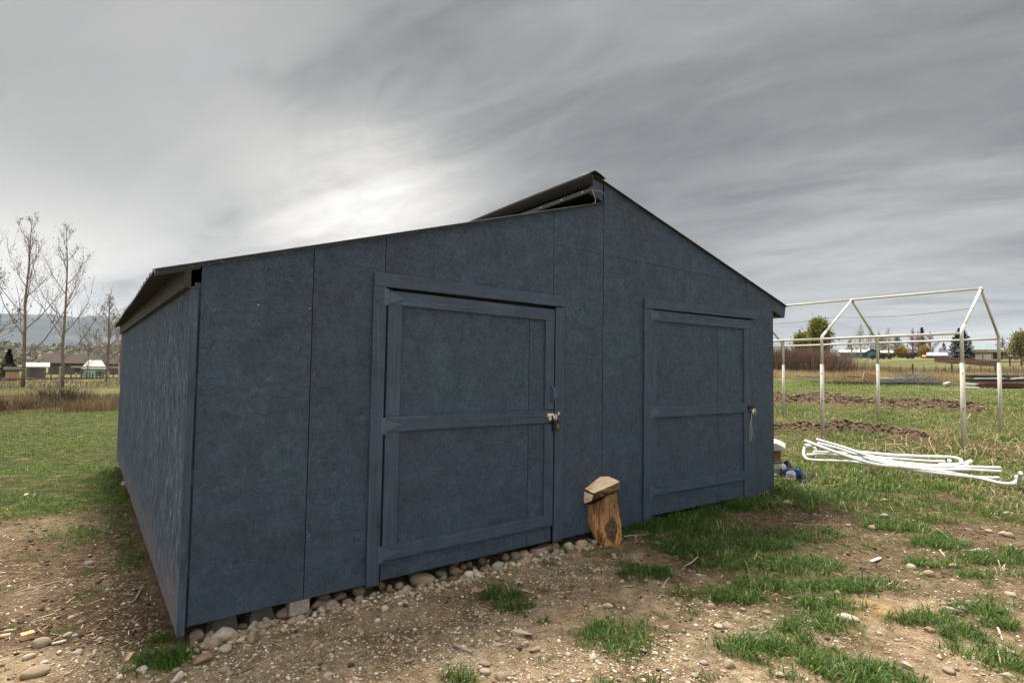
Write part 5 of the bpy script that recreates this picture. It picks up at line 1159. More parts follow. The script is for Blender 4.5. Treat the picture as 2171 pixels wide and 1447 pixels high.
def leafcloud(name, pts, n, jit, size, mat, parent, up=.3):
    pts = np.array([tuple(p) for p in pts]); i = nr.integers(0, len(pts), n); c = pts[i] + nr.normal(0, jit, (n, 3))
    a = nr.normal(size=(n, 3)); a /= np.linalg.norm(a, axis=1)[:, None]; b = np.cross(a, nr.normal(size=(n, 3))); b /= np.linalg.norm(b, axis=1)[:, None]
    s_ = (size * nr.uniform(.5, 1.3, n))[:, None]
    v = np.stack([c - a * s_, c + b * s_ * .55, c + a * s_, c - b * s_ * .55], 1).reshape(-1, 3) - np.array(wm(parent).translation)
    o = fast_mesh(name, v, np.arange(n * 4).reshape(-1, 4), None, mat, {'tint': np.repeat(nr.random(n), 4)}); o.parent = parent; return o
def bare_tree(px, ytop, dist, spread, seed, label, mat=None, leaves=None, nleaf=0, lsize=.1, jit=.1, group=None, name='bare_tree', cat='tree', **k):
    mat = mat or M_barkg; b = GP(px, dist); b[2] -= .05; H = HZ(px, ytop, dist) - b[2]
    e = empty(name, b, label, cat, group); tk, tr_, tw, tips = branchset(b, H, spread, seed, **k)
    MB().tube(tk, tr_, 8).build('trunk', mat, e, smooth=True, loc=b); tw.build('crown', mat, e, loc=b)
    if leaves: leafcloud('leaves', tips, nleaf, jit, lsize, leaves, e)
    return e
def conifer(px, ytop, dist, wpx, seed, label, n=1800, group=None, shape=1.0):
    b = GP(px, dist); H = HZ(px, ytop, dist) - b[2]; Rw = WIDTH(wpx, px, dist) / 2; r = np.random.default_rng(seed)
    e = empty('conifer', b, label, 'tree', group); MB().tube([b, b + Zv * H * .97], [H * .02, H * .004], 7).build('trunk', M_barkg, e, loc=b)
    t = .08 + .92 * (r.integers(0, 15, n) + r.normal(0, .12, n)) / 15; t = np.clip(t, .06, .99); prof = np.where(t < .25, .8 + .2 * t / .25, (1 - t) / .75) ** shape
    az = r.integers(0, 11, n) * .571 + np.floor(t * 15) * 1.9 + r.normal(0, .16, n); br = .55 + .55 * np.abs(np.sin(az * 3.1 + np.floor(t * 15) * 7.7))
    rad = Rw * prof * br * np.sqrt(r.random(n)); c = np.stack([np.cos(az) * rad, np.sin(az) * rad, t * H - rad * .12 + r.normal(0, H * .008, n)], -1)
    s_ = (H * .050 * r.uniform(.5, 1.2, n))[:, None]; a = np.stack([np.cos(az), np.sin(az), r.uniform(-.3, .5, n)], -1); bb = np.stack([-np.sin(az), np.cos(az), r.normal(0, .5, n)], -1)
    v = np.stack([c - a * s_ * .6, c + bb * s_ * .5, c + a * s_, c - bb * s_ * .5], 1).reshape(-1, 3)
    o = fast_mesh('crown', v, np.arange(n * 4).reshape(-1, 4), None, M_con, {'tint': np.repeat(r.random(n), 4)}); o.parent = e; return e
def house(px0, px1, dist, ywall, yroof, label, wallc, roofc, name='house', cat='house', depth=None, gable_front=False, hip=0.0, yaw=0.0, parts=(), over=.25, ybase=None, group=None):
    pc = (px0 + px1) / 2; b = GP(pc, dist); hd = math.atan2(b[0], b[1]) + yaw
    a = np.array([math.cos(hd), -math.sin(hd), 0]); f = np.array([math.sin(hd), math.cos(hd), 0]); w_ = WIDTH(px1 - px0, pc, dist)
    zb = b[2] - .3 if ybase is None else HZ(pc, ybase, dist); zw = HZ(pc, ywall, dist); zr = HZ(pc, yroof, dist); dp = depth or w_ * .6
    def L_(u_, v_, z): return b + a * u_ + f * v_ + Zv * (z - b[2])
    e = empty(name, b, label, cat, group); wmat = simple(label.split()[0] + '_wall_paint', wallc, .8, 0, .12, .8); rmat = simple(label.split()[0] + '_roofing', roofc, .95, 0, .15, 1.5, spec=.05)
    h = w_ / 2; B = np.stack([a, f, Zv], 1)
    if gable_front:
        MB().prism(lambda u_, z, d: L_(u_, -d, z), [(-h, zb), (h, zb), (h, zw), (0, zr - .05), (-h, zw)], -dp, 0).build('wall', wmat, e, B)
        for sg in (-1, 1):
            MB().prism(lambda u_, z, d: L_(u_, -d, z), [(0, zr), (0, zr + .12), (sg * (h + over), zw - over * .3 + .12), (sg * (h + over), zw - over * .3)], -dp - over, over).build('roof', rmat, e, B)
    else:
        MB().hexa([L_(-h, 0, zb), L_(h, 0, zb), L_(h, dp, zb), L_(-h, dp, zb), L_(-h, 0, zw), L_(h, 0, zw), L_(h, dp, zw), L_(-h, dp, zw)]).build('wall', wmat, e, B)
        g = MB(); o = over; hh = hip * w_
        g.add([L_(-h - o, -o, zw), L_(h + o, -o, zw), L_(h + o, dp + o, zw), L_(-h - o, dp + o, zw), L_(-h - o + hh, dp / 2, zr), L_(h + o - hh, dp / 2, zr),
               L_(-h - o, -o, zw - .12), L_(h + o, -o, zw - .12), L_(h + o, dp + o, zw - .12), L_(-h - o, dp + o, zw - .12)],
              [(0, 1, 5, 4), (2, 3, 4, 5), (3, 0, 4), (1, 2, 5), (6, 7, 1, 0), (7, 8, 2, 1), (8, 9, 3, 2), (9, 6, 0, 3), (9, 8, 7, 6)]).build('roof', rmat, e, B)
    for nm, u0, u1, z0, z1, c in parts:       # fractions of width and wall height
        m_ = simple(nm + '_paint', c, .5 if nm != 'window' else .15, 0, .05)
        MB().hexa([L_(-h + u0 * w_, dy, zb + z * (zw - zb)) if i < 99 else None for i, (dy, z) in enumerate(((-.05, z0),))][:0] or
                  [L_(-h + q[0] * w_, q[1], zb + q[2] * (zw - zb)) for q in ((u0, -.06, z0), (u1, -.06, z0), (u1, .02, z0), (u0, .02, z0), (u0, -.06, z1), (u1, -.06, z1), (u1, .02, z1), (u0, .02, z1))]).build(nm, m_, e, B)
    return e
def woodpost(px, ybase, ytop, wpx, label, mat, group=None, name='fence_post', lean=0.0, dist=None):
    q = at(px, ybase, 0) if dist is None else GP(px, dist); d = math.hypot(q[0], q[1]); r = max(.02, WIDTH(wpx, px, d) / 2); zt = HZ(px, ytop, d)
    return tag(MB().tube([q - Zv * .1, (q[0] + lean, q[1], zt - .02), (q[0] + lean, q[1], zt)], [r, r * .93, r * .75], 9).build(name, mat, smooth=False), label, 'fence post', group)

# ------------------------------------------------------------------ left background
M_postpale = simple('pale_wood_post', (.34, .33, .28), .9, 0, .3, 9); M_postdk = simple('dark_wood_post', (.075, .07, .058), .9, 0, .3, 9)
bare_tree(52, 458, 43, .58, 3, 'tall bare cottonwood farther left, trunk beside the tan hut', leaves=M_seed, nleaf=1300, lsize=.036, jit=.07, n1=15, group='tall bare cottonwoods left of the shed', lvl=3, twigs=1.15)
bare_tree(134, 478, 42, .56, 8, 'tall bare cottonwood nearer the shed, behind the pale post', leaves=M_seed, nleaf=1300, lsize=.036, jit=.07, n1=15, group='tall bare cottonwoods left of the shed', lvl=3, twigs=1.15)
bare_tree(-35, 560, 41, .62, 15, 'bare cottonwood at the left edge with only its branches in view', leaves=M_seed, nleaf=1200, lsize=.06, jit=.12, n1=15)
bare_tree(228, 628, 55, .50, 21, 'low spreading bare tree right behind the shed eave', mat=M_barkg, n1=26, t0=.12, leaves=M_seed, nleaf=900, lsize=.05, jit=.1, twigs=1.8, r0=.11, up=.5)
bare_tree(255, 650, 50, .50, 22, 'thin reddish bare tree half hidden by the shed', mat=M_barkr, n1=22, t0=.1, twigs=1.6, up=.6)
bare_tree(185, 690, 62, .45, 25, 'small bare tree in front of the brown barn', mat=M_barkg, n1=16, t0=.1)
conifer(18, 738, 62, 52, 5, 'dark green spruce at the far left edge', 2600)
house(12, 42, 55, 783, 777, 'tan plank hut at the left edge', (.42, .29, .18), (.06, .06, .06), 'hut', 'hut', over=.12, parts=(('door', .35, .7, .02, .85, (.35, .23, .14)),))
house(56, 98, 66, 776, 768, 'grey open shed with pale roof edge behind the left cottonwood', (.16, .15, .14), (.55, .55, .53), 'field_shed', 'shed', parts=(('door', .2, .45, .0, .9, (.08, .08, .08)), ('door', .55, .8, .0, .9, (.10, .10, .09))))
house(106, 285, 84, 770, 750, 'brown barn with long shingled roof far behind the fence', (.17, .14, .12), (.062, .052, .047), 'barn', 'barn', depth=12, over=.6, parts=(('door', .06, .16, 0, .8, (.10, .08, .07)), ('window', .3, .36, .4, .8, (.05, .05, .06))))
house(178, 222, 74, 780, 763, 'pale teal garage with hipped roof in front of the barn', (.30, .42, .43), (.40, .40, .38), 'garage', 'garage', hip=.28, depth=5, over=.2, parts=(('garage_door', .1, .55, 0, .8, (.38, .50, .50)), ('window', .68, .86, .35, .75, (.06, .08, .09))))
woodpost(127, 820, 777, 9, 'thick pale wooden fence post in front of the second cottonwood', M_postpale)
for i, (px, yb, yt, wp_) in enumerate([(160, 812, 790, 4), (229, 812, 788, 4), (251, 816, 770, 4), (5, 816, 806, 3), (40, 812, 792, 3)]):
    woodpost(px, yb, yt, wp_, ['thin pale post right of the thick wooden post', 'thin pale post beneath the spreading bare tree', 'reddish thin post closest to the shed wall', 'low pale post at the left edge of the photo', 'thin post in front of the tan hut'][i], M_postpale, 'posts of the left field fence')
for i, (px, yb, yt) in enumerate([(183, 802, 789), (190, 802, 788), (196, 803, 790), (204, 802, 786), (212, 803, 789), (172, 803, 791), (150, 803, 790), (218, 802, 787), (240, 802, 786), (95, 803, 792), (108, 803, 791)]):
    woodpost(px, yb, yt, 3, 'weathered corral post, %s from the left in the far corral row' % ['sixth', 'seventh', 'eighth', 'ninth', 'tenth', 'fifth', 'fourth', 'eleventh', 'twelfth', 'second', 'third'][i], M_postdk, 'dark posts of the far corral')
pr = [at(-150, 808, .55), at(0, 804, .55), at(127, 801, .5), at(230, 800, .5), at(330, 799, .5)]
tag(MB().tube(pr, .035, 6).build('fence_rail', M_blackm), 'dark pipe rail running across the left field', 'fence rail')
rail2 = [GP(150, 70) + Zv * 1.0, GP(270, 70) + Zv * 1.0]
tag(MB().cbox(((rail2[0] + rail2[1]) / 2), (np.linalg.norm(rail2[1] - rail2[0]), .06, .16), math.atan2(*(rail2[1] - rail2[0])[[1, 0]])).build('corral_board', M_postpale), 'grey corral board behind the dark pipe rail', 'fence board')
# leafless shrub at the foot of the thick post and more weeds
x, y = [], []
def twigclump(name, q, n, R_c, H_c, mat, label, cat='shrub', kind=None, wd=.018, lean=.5, group=None):
    x = q[0] + nr.normal(0, R_c, n); y = q[1] + nr.normal(0, R_c, n); ang = np.arctan2(y - q[1], x - q[0]) + nr.normal(0, .5, n)
    o = blades(name, x, y, H_c * nr.uniform(.4, 1.05, n), np.full(n, wd) * nr.uniform(.6, 1.3, n), np.abs(nr.normal(lean, .3, n)), nr.random(n), mat, label=label, cat=cat, kind=kind, ang=ang, z=base_h(x, y) - .02)
    if group: o['group'] = group
    return o
M_shr = mat_blade('shrub_twigs', [(0, (.045, .032, .024)), (.5, (.11, .078, .058)), (1, (.21, .155, .115))], .1, .8)
twigclump('shrub', at(122, 858), 900, .38, .95, M_shr, 'brown leafless shrub in front of the thick pale post', lean=.55)
twigclump('shrub', at(20, 868), 500, .45, .6, M_shr, 'dark brown weed clump at the left edge of the lawn', lean=.55)
twigclump('shrub', at(205, 858), 600, .5, .6, M_shr, 'brown weed clump between the thick post and the shed', lean=.55)
belt('field_weeds', 9000, (-260, 330), (40, 62), .35, 'pale green and brown weeds beyond the left fence', M_shr, tb=.7, lean=.3)
# hills
hv, hf = [], []
na, nrr2 = 160, 14
for i in range(na + 1):
    az = R_(-72 + 74 * i / na)
    px_ = PW / 2 + math.tan(az) * FPX if abs(az) < 1.3 else 0
    ridge = 214 + 26 * math.sin(az * 9 + 1) + 34 * (float(fbm(az * 9 + 3, 2, 4, 33)) - .5) - 40 * max(0, (math.degrees(az) + 36) / 30)
    for j in range(nrr2 + 1):
        t = j / nrr2; rad = 2500 + 1300 * t; hgt = ridge * math.sin(min(1, t * 1.15) * math.pi / 2) ** 1.3 * (1 + .22 * (float(fbm(az * 40, t * 5, 4, 35)) - .5)) - 12
        hv.append((rad * math.sin(az), rad * math.cos(az), hgt))
for i in range(na):
    for j in range(nrr2): a = i * (nrr2 + 1) + j; hf.append((a, a + nrr2 + 1, a + nrr2 + 2, a + 1))
m, t, b = newmat('hill_slopes'); tc = t.new('ShaderNodeTexCoord').outputs['Object']
setp(t, b, t.ramp(t.noise(t.vmath('MULTIPLY', tc, (.004, .004, .012)), 1.0, 6, .7), [(.35, (.018, .024, .028)), (.5, (.045, .052, .05)), (.68, (.11, .11, .09))]), .95, spec=.1)
hills = MB().add(hv, hf).build('hills', m, smooth=True); tag(hills, kind='structure')
# pale far valley floor objects: treeline below the hills
def treeline(name, px0, px1, dist, h, n, mat, label, sz):
    px = nr.uniform(px0, px1, n); hd = np.arctan2((px - PW / 2) / FPX, 1); dd = dist * nr.uniform(.95, 1.1, n); x, y = dd * np.sin(hd), dd * np.cos(hd)
    hh = h * (.35 + 1.1 * fbm(px * .05, px * 0, 4, 88)); c = np.stack([x, y, base_h(x, y) + hh * np.sqrt(nr.random(n))], -1)
    a = nr.normal(size=(n, 3)); b_ = nr.normal(size=(n, 3)); a /= np.linalg.norm(a, axis=1)[:, None]; b_ /= np.linalg.norm(b_, axis=1)[:, None]
    s_ = (sz * nr.uniform(.4, 1.3, n))[:, None]; v = np.stack([c - a * s_, c + b_ * s_, c + a * s_ * .9], 1).reshape(-1, 3)
    o = fast_mesh(name, v, None, np.arange(n * 3).reshape(-1, 3), mat, {'tint': np.repeat(nr.random(n), 3)}); return tag(o, label, 'trees', kind='stuff')
M_far = mat_blade('far_brush', [(0, (.07, .075, .05)), (.5, (.17, .16, .12)), (1, (.32, .29, .23))], .1, .9)
treeline('far_trees', -300, 330, 190, 3.2, 5000, M_far, 'hazy line of far off trees under the hills', .7)
treeline('far_trees', -300, 330, 420, 12, 4000, M_far, 'second paler line of distant trees under the hills', 1.6)

# ------------------------------------------------------------------ right background
# thicket of red brown willow
for k, (px, d_, H_, n_) in enumerate([(1655, 50, 2.5, 2600), (1690, 52, 2.6, 3000), (1728, 50, 2.5, 2600), (1758, 52, 2.0, 1500), (1620, 52, 2.6, 1800), (1575, 52, 2.5, 1500)]):
    twigclump('willow_shrub', GP(px, d_), n_, .95, H_, mat_blade('willow_twigs', [(0, (.085, .055, .048)), (.5, (.17, .105, .088)), (1, (.26, .18, .15))], .1, .8) if k == 0 else bpy.data.materials['willow_twigs'],
              ['red brown willow thicket clump next to the shed eave', 'tallest red brown willow clump left of the second frame post', 'red brown willow clump behind the second frame post', 'low red brown willow clump at the right end of the thicket', 'red brown willow clump mostly hidden by the shed', 'red brown willow clump hidden behind the shed'][k], wd=.03, lean=.35, group='red brown willow thicket clumps')
bare_tree(1738, 686, 72, .48, 31, 'broad tree with yellow green spring leaves behind the willows', leaves=M_yel, nleaf=15000, lsize=.13, jit=.34, n1=20, t0=.18, name='leafing_tree', mat=M_barkg)
bare_tree(1700, 712, 66, .45, 32, 'small yellow green bushy tree left of the broad leafing tree', leaves=M_yel, nleaf=3500, lsize=.12, jit=.3, n1=14, t0=.2, name='leafing_tree', mat=M_barkg)
for k, (px, yt, d_, sd, lab) in enumerate([(1826, 684, 108, 41, 'tall pale bare tree left of the third frame post'), (1846, 690, 110, 42, 'pale bare tree directly behind the blue house gable'), (1866, 700, 112, 43, 'pale bare tree behind the third frame post'), (1884, 692, 112, 44, 'slender pale bare tree right of the third frame post'),
     (1806, 712, 106, 45, 'short pale bare tree at the left of the blue house'), (1936, 694, 116, 46, 'reddish bare tree left of the twin spruce'), (1948, 700, 118, 47, 'reddish bare tree around the small spruce'), (1972, 702, 118, 48, 'thin bare tree right of the small spruce'), (2128, 712, 122, 49, 'grey bare tree above the dark roofed house')]):
    bare_tree(px, yt, d_, (.40 if k < 5 else .46), sd, lab, mat=M_barkp if k < 5 else (M_barkr if k < 8 else M_barkg), n1=22, t0=.14, lvl=3, group='bare trees around the far houses', sides=3, twigs=1.9, r0=.15, up=.5)
conifer(1956, 692, 120, 22, 51, 'narrow dark spruce among the reddish bare trees', 900, 'dark conifers by the far houses')
conifer(1903, 711, 124, 40, 52, 'rounded dark conifer right of the third frame post', 1300, 'dark conifers by the far houses', .6)
conifer(1870, 708, 128, 50, 53, 'broad dark conifer behind the third frame post', 1300, 'dark conifers by the far houses', .6)
conifer(1802, 719, 122, 24, 54, 'small dark conifer behind the blue house roof', 700, 'dark conifers by the far houses')
conifer(2039, 693, 100, 62, 55, 'big dark conifer behind the near frame post', 3600, 'dark conifers by the far houses', .75)
conifer(2002, 724, 120, 20, 56, 'small dark conifer left of the big conifer', 700, 'dark conifers by the far houses')
conifer(1994, 735, 118, 14, 57, 'tiny dark conifer above the tan gabled shed', 400, 'dark conifers by the far houses')
conifer(1660, 718, 120, 20, 58, 'small dark conifer beyond the willow thicket', 600, 'dark conifers by the far houses')
bare_tree(2166, 712, 84, .5, 61, 'round pale green budding tree at the right edge', leaves=M_olive, nleaf=6000, lsize=.12, jit=.3, n1=20, t0=.12, name='leafing_tree', mat=M_barkp)
bare_tree(1912, 742, 112, .5, 62, 'small orange budding bush by the vehicles', leaves=M_orl, nleaf=1500, lsize=.14, jit=.35, n1=10, t0=.1, name='bush', cat='bush')
bare_tree(1962, 740, 113, .5, 63, 'orange budding bush left of the tan gabled shed', leaves=M_orl, nleaf=1500, lsize=.14, jit=.35, n1=10, t0=.1, name='bush', cat='bush')
WN = (.04, .05, .06)
house(1781, 1850, 112, 746, 739, 'blue house with long white roof behind the pale trees', (.09, .24, .32), (.62, .63, .62), depth=7, parts=(('window', .30, .38, .4, .75, WN), ('window', .62, .70, .4, .75, WN), ('door', .80, .87, 0, .75, (.05, .12, .16))), over=.3)
house(1838, 1862, 109, 747, 740, 'blue gabled wing at the right end of the blue house', (.08, .22, .30), (.05, .07, .08), gable_front=True, depth=6, over=.3, parts=(('window', .55, .8, .35, .7, WN),))
house(1858, 1890, 114, 747, 741, 'grey house with white roof behind the parked cars', (.16, .16, .16), (.62, .62, .60), depth=6, over=.3)
house(1885, 1975, 122, 747, 738, 'brown low house with dark roof between the conifers', (.15, .115, .10), (.10, .08, .07), depth=8, over=.4, parts=(('window', .2, .3, .3, .8, WN), ('window', .6, .7, .3, .8, WN)))
house(1967, 1984, 112, 750, 744, 'tan gabled shed left of the red fence', (.52, .38, .23), (.30, .26, .2), 'garden_shed', 'shed', gable_front=True, depth=3, over=.1)
house(1968, 2008, 110, 753, 746, 'small blue shed with pale roof by the red fence', (.08, .20, .27), (.42, .44, .45), 'garden_shed', 'shed', depth=3, over=.2)
house(1956, 1963, 109, 755, 752, 'tiny orange hut beside the orange bush', (.55, .33, .16), (.5, .3, .15), 'playhouse', 'hut', depth=1.5, over=.05)
house(2064, 2106, 104, 746, 742, 'cream double garage with two white doors at far right', (.46, .40, .33), (.13, .07, .06), 'garage', 'garage', depth=7, over=.5, parts=(('garage_door', .08, .44, .05, .8, (.72, .72, .70)), ('garage_door', .52, .90, .05, .8, (.72, .72, .70))))
house(2066, 2120, 116, 741, 736, 'cream house with green roof above the double garage', (.48, .43, .34), (.16, .27, .24), depth=6, over=.5, parts=(('window', .1, .2, .3, .7, WN), ('window', .7, .85, .3, .7, WN)), ybase=752)
house(2106, 2139, 106, 746, 740, 'dark red roofed house right of the double garage', (.16, .11, .09), (.10, .05, .045), depth=7, over=.7, parts=(('window', .3, .5, .3, .8, (.3, .32, .34)), ('window', .65, .8, .3, .8, (.3, .32, .34))))
tag(woodpost(2141, 757, 730, 2.2, 'tall utility pole at the right of the far houses', M_postdk, None, 'utility_pole', dist=104), None, 'utility pole')
def car(px0, px1, dist, ytop, label, colr, van=False):
    pc = (px0 + px1) / 2; b = GP(pc, dist); hd = math.atan2(b[0], b[1]); a = np.array([math.cos(hd), -math.sin(hd), 0]); f = np.array([math.sin(hd), math.cos(hd), 0]); L2 = WIDTH(px1 - px0, pc, dist) / 2; H = L2 * .68
    e = empty('parked_car', b, label, 'car', 'vehicles parked by the far houses'); m_ = simple('car_paint', colr, .3, 0, .05)
    def Q(u_, z, d): return b + a * u_ * L2 - f * d + Zv * z
    prof = [(-1, .25), (1, .25), (1, .5 * H + .25), (.62, .58 * H + .2), (.42, H), (-.5, H), (-.75, .6 * H + .2), (-1, .55 * H + .2)]
    MB().prism(Q, prof, -.85, .85).build('body', m_, e, bevel=.08)
    MB().prism(Q, [(-.62, .62 * H + .2), (.52, .62 * H + .2), (.38, H - .1), (-.48, H - .1)], .855, .87).build('window', simple('car_glass', (.02, .025, .03), .1), e)
    for u_ in (-.62, .62): MB().tube([Q(u_, .32, .70), Q(u_, .32, .90)], .32, 12).build('wheel', M_blackm, e)
car(1846, 1868, 103, 750, 'dark car parked in front of the grey house', (.03, .03, .035)); car(1869, 1890, 104, 750, 'grey dark car parked right of another dark car', (.08, .085, .09)); car(1922, 1938, 106, 752, 'white pale car parked by the brown house', (.45, .46, .48))
# red board fence
fr0, fr1 = 2000, 2200; seg = 24
for k, (pa, pb, ya, yb, lab) in enumerate([(1982, 2118, 98, 88, 'long red brown board fence below the far houses')]):
    A, B_ = GP(pa, 92), GP(pb, 76); e = empty('board_fence', A, lab, 'fence'); mred = mat_board('red_fence_boards', 2, (.075, .028, .022)); nseg = 26
    for i in range(nseg):
        p_, q_ = A + (B_ - A) * i / nseg, A + (B_ - A) * (i + .97) / nseg
        for r_q in (p_, q_): r_q[2] = float(base_h(r_q[0], r_q[1]))
        th_ = np.cross((q_ - p_) / np.linalg.norm(q_ - p_), Zv) * .04; h_ = .72 if i < 17 else .65
        MB().hexa([p_ - th_ - Zv * .1, q_ - th_ - Zv * .1, q_ + th_ - Zv * .1, p_ + th_ - Zv * .1, p_ - th_ + Zv * h_, q_ - th_ + Zv * h_, q_ + th_ + Zv * h_, p_ + th_ + Zv * h_]).build('fence_panel', mred, e)
A, B_ = GP(2118, 76), GP(2330, 72); e = empty('rail_fence', A, 'dark red rail fence running out of the photo on the right', 'fence')
for z_ in (.5, 1.0): MB().tube([A + Zv * z_, (A + B_) / 2 + Zv * z_, B_ + Zv * z_], .05, 6).build('rail', bpy.data.materials['red_fence_boards'], e)
for i in range(9): p_ = A + (B_ - A) * i / 8; MB().tube([p_, p_ + Zv * 1.1], .06, 6).build('post', bpy.data.materials['red_fence_boards'], e)
# wooden and steel posts of the field fence
fpx = [(1787, 'first wooden field post, right of the willow thicket'), (1935, 'wooden field post behind the grey wire heap'), (2018, 'wooden field post just left of the near frame post'), (2110, 'wooden field post just left of the outer frame post'), (1700, 'wooden field post hidden in the willow thicket'), (2200, 'wooden field post outside the right edge')]
for px, lab in fpx: woodpost(px, 801, 770, 4, lab, M_postdk, 'wooden posts of the right field fence', dist=46.5)
names_ = ['left of the third frame post', 'right of the third frame post', 'left of the wire heap post', 'right of the wire heap post', 'midway between the heap post and the near frame post', 'close left of the third wooden post', 'close right of the near frame post', 'midway between the two right frame posts', 'left of the outer frame post', 'right of the outer frame post']
for i, px in enumerate([1834, 1886, 1910, 1958, 1985, 2005, 2056, 2080, 2098, 2148]):
    woodpost(px, 799, 773, 1.3, 'thin steel stake ' + names_[i], M_wire, 'thin steel stakes of the right field fence', 'steel_stake', dist=50)
mbw = MB()
for z_ in (.35, .75, 1.1):
    mbw.tube([GP(px, 48) + Zv * z_ for px in range(1640, 2300, 40)], .006, 4)
tag(mbw.build('fence_wire', M_wire), 'thin wires strung along the right field fence posts', 'fence wire')

# ---- scrap lying at the meadow edge
def lumber(px0, px1, y0, y1, w_, th_, lab, mat, name='plank', cat='plank', lift=.05, group='scrap lying at the edge of the right meadow'):
    A, B_ = at(px0, y0), at(px1, y1); d = B_ - A; L_ = np.linalg.norm(d)
    return tag(MB().cbox((A + B_) / 2 + Zv * (lift + th_ / 2), (L_, w_, th_), math.atan2(d[1], d[0]), -math.asin(d[2] / L_)).build(name, mat, bevel=.01), lab, cat, group)
M_orb = simple('orange_ply', (.42, .25, .12), .7, 0, .15, 3); M_bplas = simple('dark_sheet', (.022, .022, .024), .35, 0, .2, 2); M_wsc = simple('white_scrap', (.62, .62, .60), .6, 0, .1, 3)
lumber(1678, 1722, 806, 807, .25, .06, 'pale grey plank stack left of the second frame post', M_gwood); lumber(1690, 1735, 803, 805, .2, .08, 'grey plank lying across the left end of the scrap row', M_gwood, lift=.16); lumber(1716, 1760, 808, 811, .15, .05, 'grey plank right of the second frame post', M_gwood)
lumber(1772, 1870, 812, 814, .5, .06, 'long black board under the orange box', M_bplas, 'black_board', 'board'); lumber(1865, 1990, 815, 816, .6, .08, 'long black board under the wire heap', M_bplas, 'black_board', 'board'); lumber(1866, 1925, 810, 812, 1.2, .10, 'pale metal sheet leaning toward the wire heap', simple('pale_sheet', (.42, .41, .40), .5, .2), 'metal_sheet', 'sheet', .15)
lumber(2002, 2012, 821, 817, .12, .1, 'white board scrap between the wire heap and the near post', M_wsc, 'white_scrap', 'scrap', .1); lumber(1800, 1845, 806, 808, .3, .1, 'brown timber in the brush heap left of the orange box', M_rawwood, lift=.2)
q = at(1847, 812); tag(MB().cbox(q + Zv * .30, (.75, .5, .42), -.5, .28).build('orange_box', M_orb, bevel=.01), 'tilted orange plywood box on the scrap row', 'box')
twigclump('brush_heap', at(1803, 813), 700, .65, .40, M_shr, 'heap of brown brush left of the orange box', 'brush heap', lean=1.2, wd=.02)
# tangled wire heap
mbw = MB(); q = at(1935, 816)
for i in range(120):
    a0 = rnd.uniform(0, 6.28); R0 = abs(rnd.gauss(0, .75)); hx = max(.12, 1.25 - R0 * .62); c = q + np.array([math.cos(hd0 * 0) * 0, 0, 0]); ax = rnd.gauss(0, 1.0); ay = rnd.gauss(0, .35)
    hh = max(.12, .62 * math.exp(-(ax / .95) ** 2)) * rnd.uniform(.5, 1.1); hdw = math.atan2(q[0], q[1]); rx = np.array([math.cos(hdw), -math.sin(hdw), 0]); fy_ = np.array([math.sin(hdw), math.cos(hdw), 0])
    w0 = rnd.uniform(.35, .9); ph = rnd.uniform(-.4, .4)
    mbw.tube([q + rx * (ax + w0 * math.cos(s_) * .8) + fy_ * (ay + ph * math.sin(s_)) + Zv * max(.02, hh * math.sin(s_)) for s_ in np.linspace(0, math.pi, 9)], .006, 3, False)
tag(mbw.build('wire_heap', simple('grey_wire', (.17, .18, .20), .45, .5)), 'cloudy heap of tangled grey wire on the black board', 'wire heap')
# black corrugated sheets and red frame on the right
lumber(2068, 2230, 812, 811, 1.3, .14, 'upper black corrugated sheet of the stack at the right', M_bplas, 'black_sheet', 'sheet', .30); lumber(2058, 2150, 815, 815, 1.2, .14, 'second black sheet jutting left from the stack', M_bplas, 'black_sheet', 'sheet', .16)
lumber(2128, 2240, 822, 818, 1.0, .12, 'lower black sheet at the right edge of the stack', M_bplas, 'black_sheet', 'sheet', .06); lumber(2078, 2160, 822, 823, .8, .20, 'dark red steel frame under the black sheets', simple('dark_red_steel', (.07, .018, .013), .6), 'red_frame', 'frame', .05)
lumber(2068, 2128, 816, 815, .12, .05, 'pale edge strip on the stacked black sheets', M_wsc, 'edge_strip', 'strip', .30); lumber(2048, 2072, 821, 822, .5, .08, 'white scrap board left of the black stack', M_wsc, 'white_scrap', 'scrap', .12); lumber(2044, 2076, 824, 825, .4, .06, 'lowest white board left of the black stack', M_wsc, 'white_scrap', 'scrap', .03); lumber(2145, 2172, 817, 814, .1, .05, 'slanting pale strip at the right end of the black stack', M_wsc, 'edge_strip', 'strip', .3)
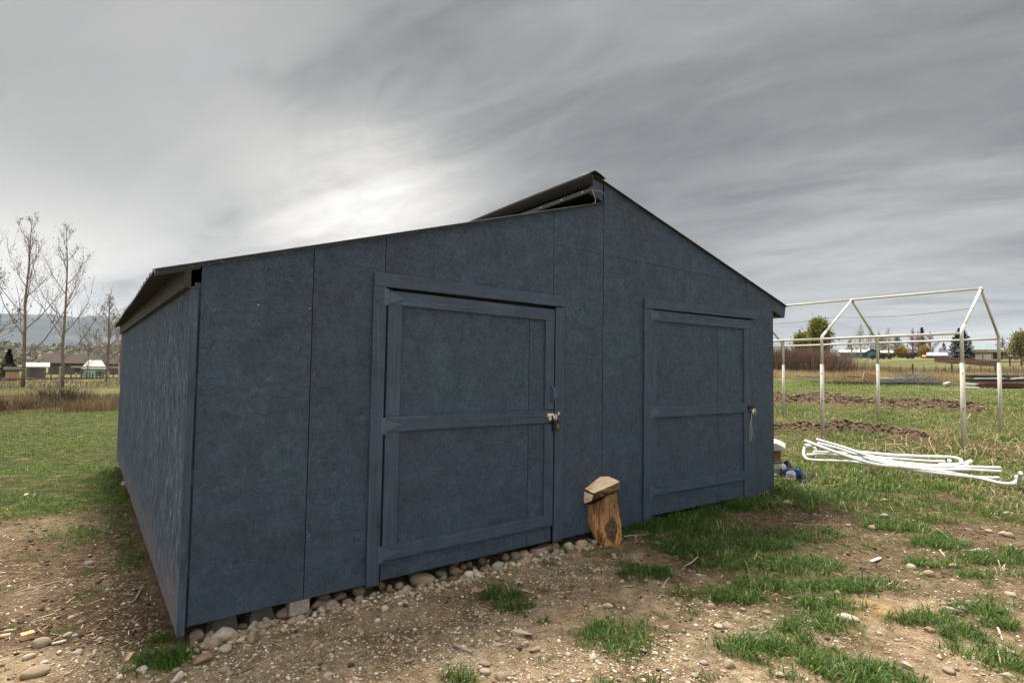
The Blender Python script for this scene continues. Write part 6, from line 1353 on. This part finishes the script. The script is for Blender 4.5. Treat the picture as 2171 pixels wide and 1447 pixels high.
# dry vine tangles near the frame posts
M_vine = simple('straw_vine', (.36, .28, .16), .8, 0, .3, 4)
def vines(px0, px1, y0, y1, n, lab, H_=.30):
    mbv = MB()
    for i in range(n):
        p_ = at(rnd.uniform(px0, px1), rnd.uniform(y0, y1)); a0 = rnd.uniform(0, 6.28); L_ = rnd.uniform(.12, .5); h_ = rnd.uniform(.25, 1) * H_; k_ = rnd.uniform(-1.5, 1.5); pts = []
        for j in range(8):
            s_ = j / 7; aa = a0 + k_ * s_ * 2; pts.append(p_ + np.array([math.cos(aa) * L_ * s_, math.sin(aa) * L_ * s_, h_ * math.sin(math.pi * min(1, s_ * 1.08)) * (1 - .2 * s_) + .01]))
        mbv.tube(pts, rnd.uniform(.003, .007), 3, False)
    return tag(mbv.build('dry_vines', M_vine), lab, 'dry vines', kind='stuff')
vines(1958, 2022, 935, 968, 30, 'dry straw vines left of the near frame post', .38); vines(2050, 2190, 940, 985, 85, 'dry straw vines right of the near frame post', .30); vines(1820, 1960, 935, 960, 40, 'sparse dry vines behind the pipe heap', .15); vines(1720, 1800, 1010, 1040, 7, 'dry stalks in the grass below the pipe heap', .05)
vines(2030, 2190, 860, 905, 25, 'dry weed stalks behind the outer frame post', .35)
x, y = polar(9000, 6.5, 30, 20, 48); k = fbm(x * .7, y * .7, 3, 66) > .56; x, y = x[k], y[k]
blades('dead_grass', x, y, nr.uniform(.04, .16, len(x)), .003 + .0004 * np.hypot(x, y), np.abs(nr.normal(1.1, .6, len(x))), nr.uniform(.5, 1, len(x)), M_dry, label='patches of flattened dead grass in the meadow')

# ------------------------------------------------------------------ haze
HAZE = True
if HAZE:
    hz_m = bpy.data.materials.new('haze'); hz_m.use_nodes = True; t = NT(hz_m.node_tree)
    for n in list(t.n): t.n.remove(n)
    o_ = t.new('ShaderNodeOutputMaterial'); pv = t.new('ShaderNodeVolumePrincipled'); pv.inputs['Color'].default_value = (.66, .80, 1.0, 1); pv.inputs['Density'].default_value = .00011; pv.inputs['Anisotropy'].default_value = .2
    t.l.new(pv.outputs[0], o_.inputs['Volume'])
    hb = MB().cbox((0, 0, 170), (8600, 8600, 346)).build('haze', hz_m); tag(hb, kind='stuff')

# ------------------------------------------------------------------ tell look-alike stones apart by their order
bylab = {}
for o in list(COL.objects):
    if o.parent is None and o.get('label'): bylab.setdefault(o['label'], []).append(o)
ORD = ['first', 'second', 'third', 'fourth', 'fifth', 'sixth', 'seventh', 'eighth', 'ninth', 'tenth', 'eleventh', 'twelfth']
for lab, os_ in bylab.items():
    if len(os_) < 2: continue
    os_.sort(key=lambda o: proj(o.matrix_basis.translation)[0])
    for i, o in enumerate(os_):
        n = len(os_)
        tail = [', left one of two', ', right one of two'][i] if n == 2 else ([', leftmost of three', ', middle of three', ', rightmost of three'][i] if n == 3 else ', ' + ORD[min(i, 11)] + ' from the left')
        o['label'] = lab + tail
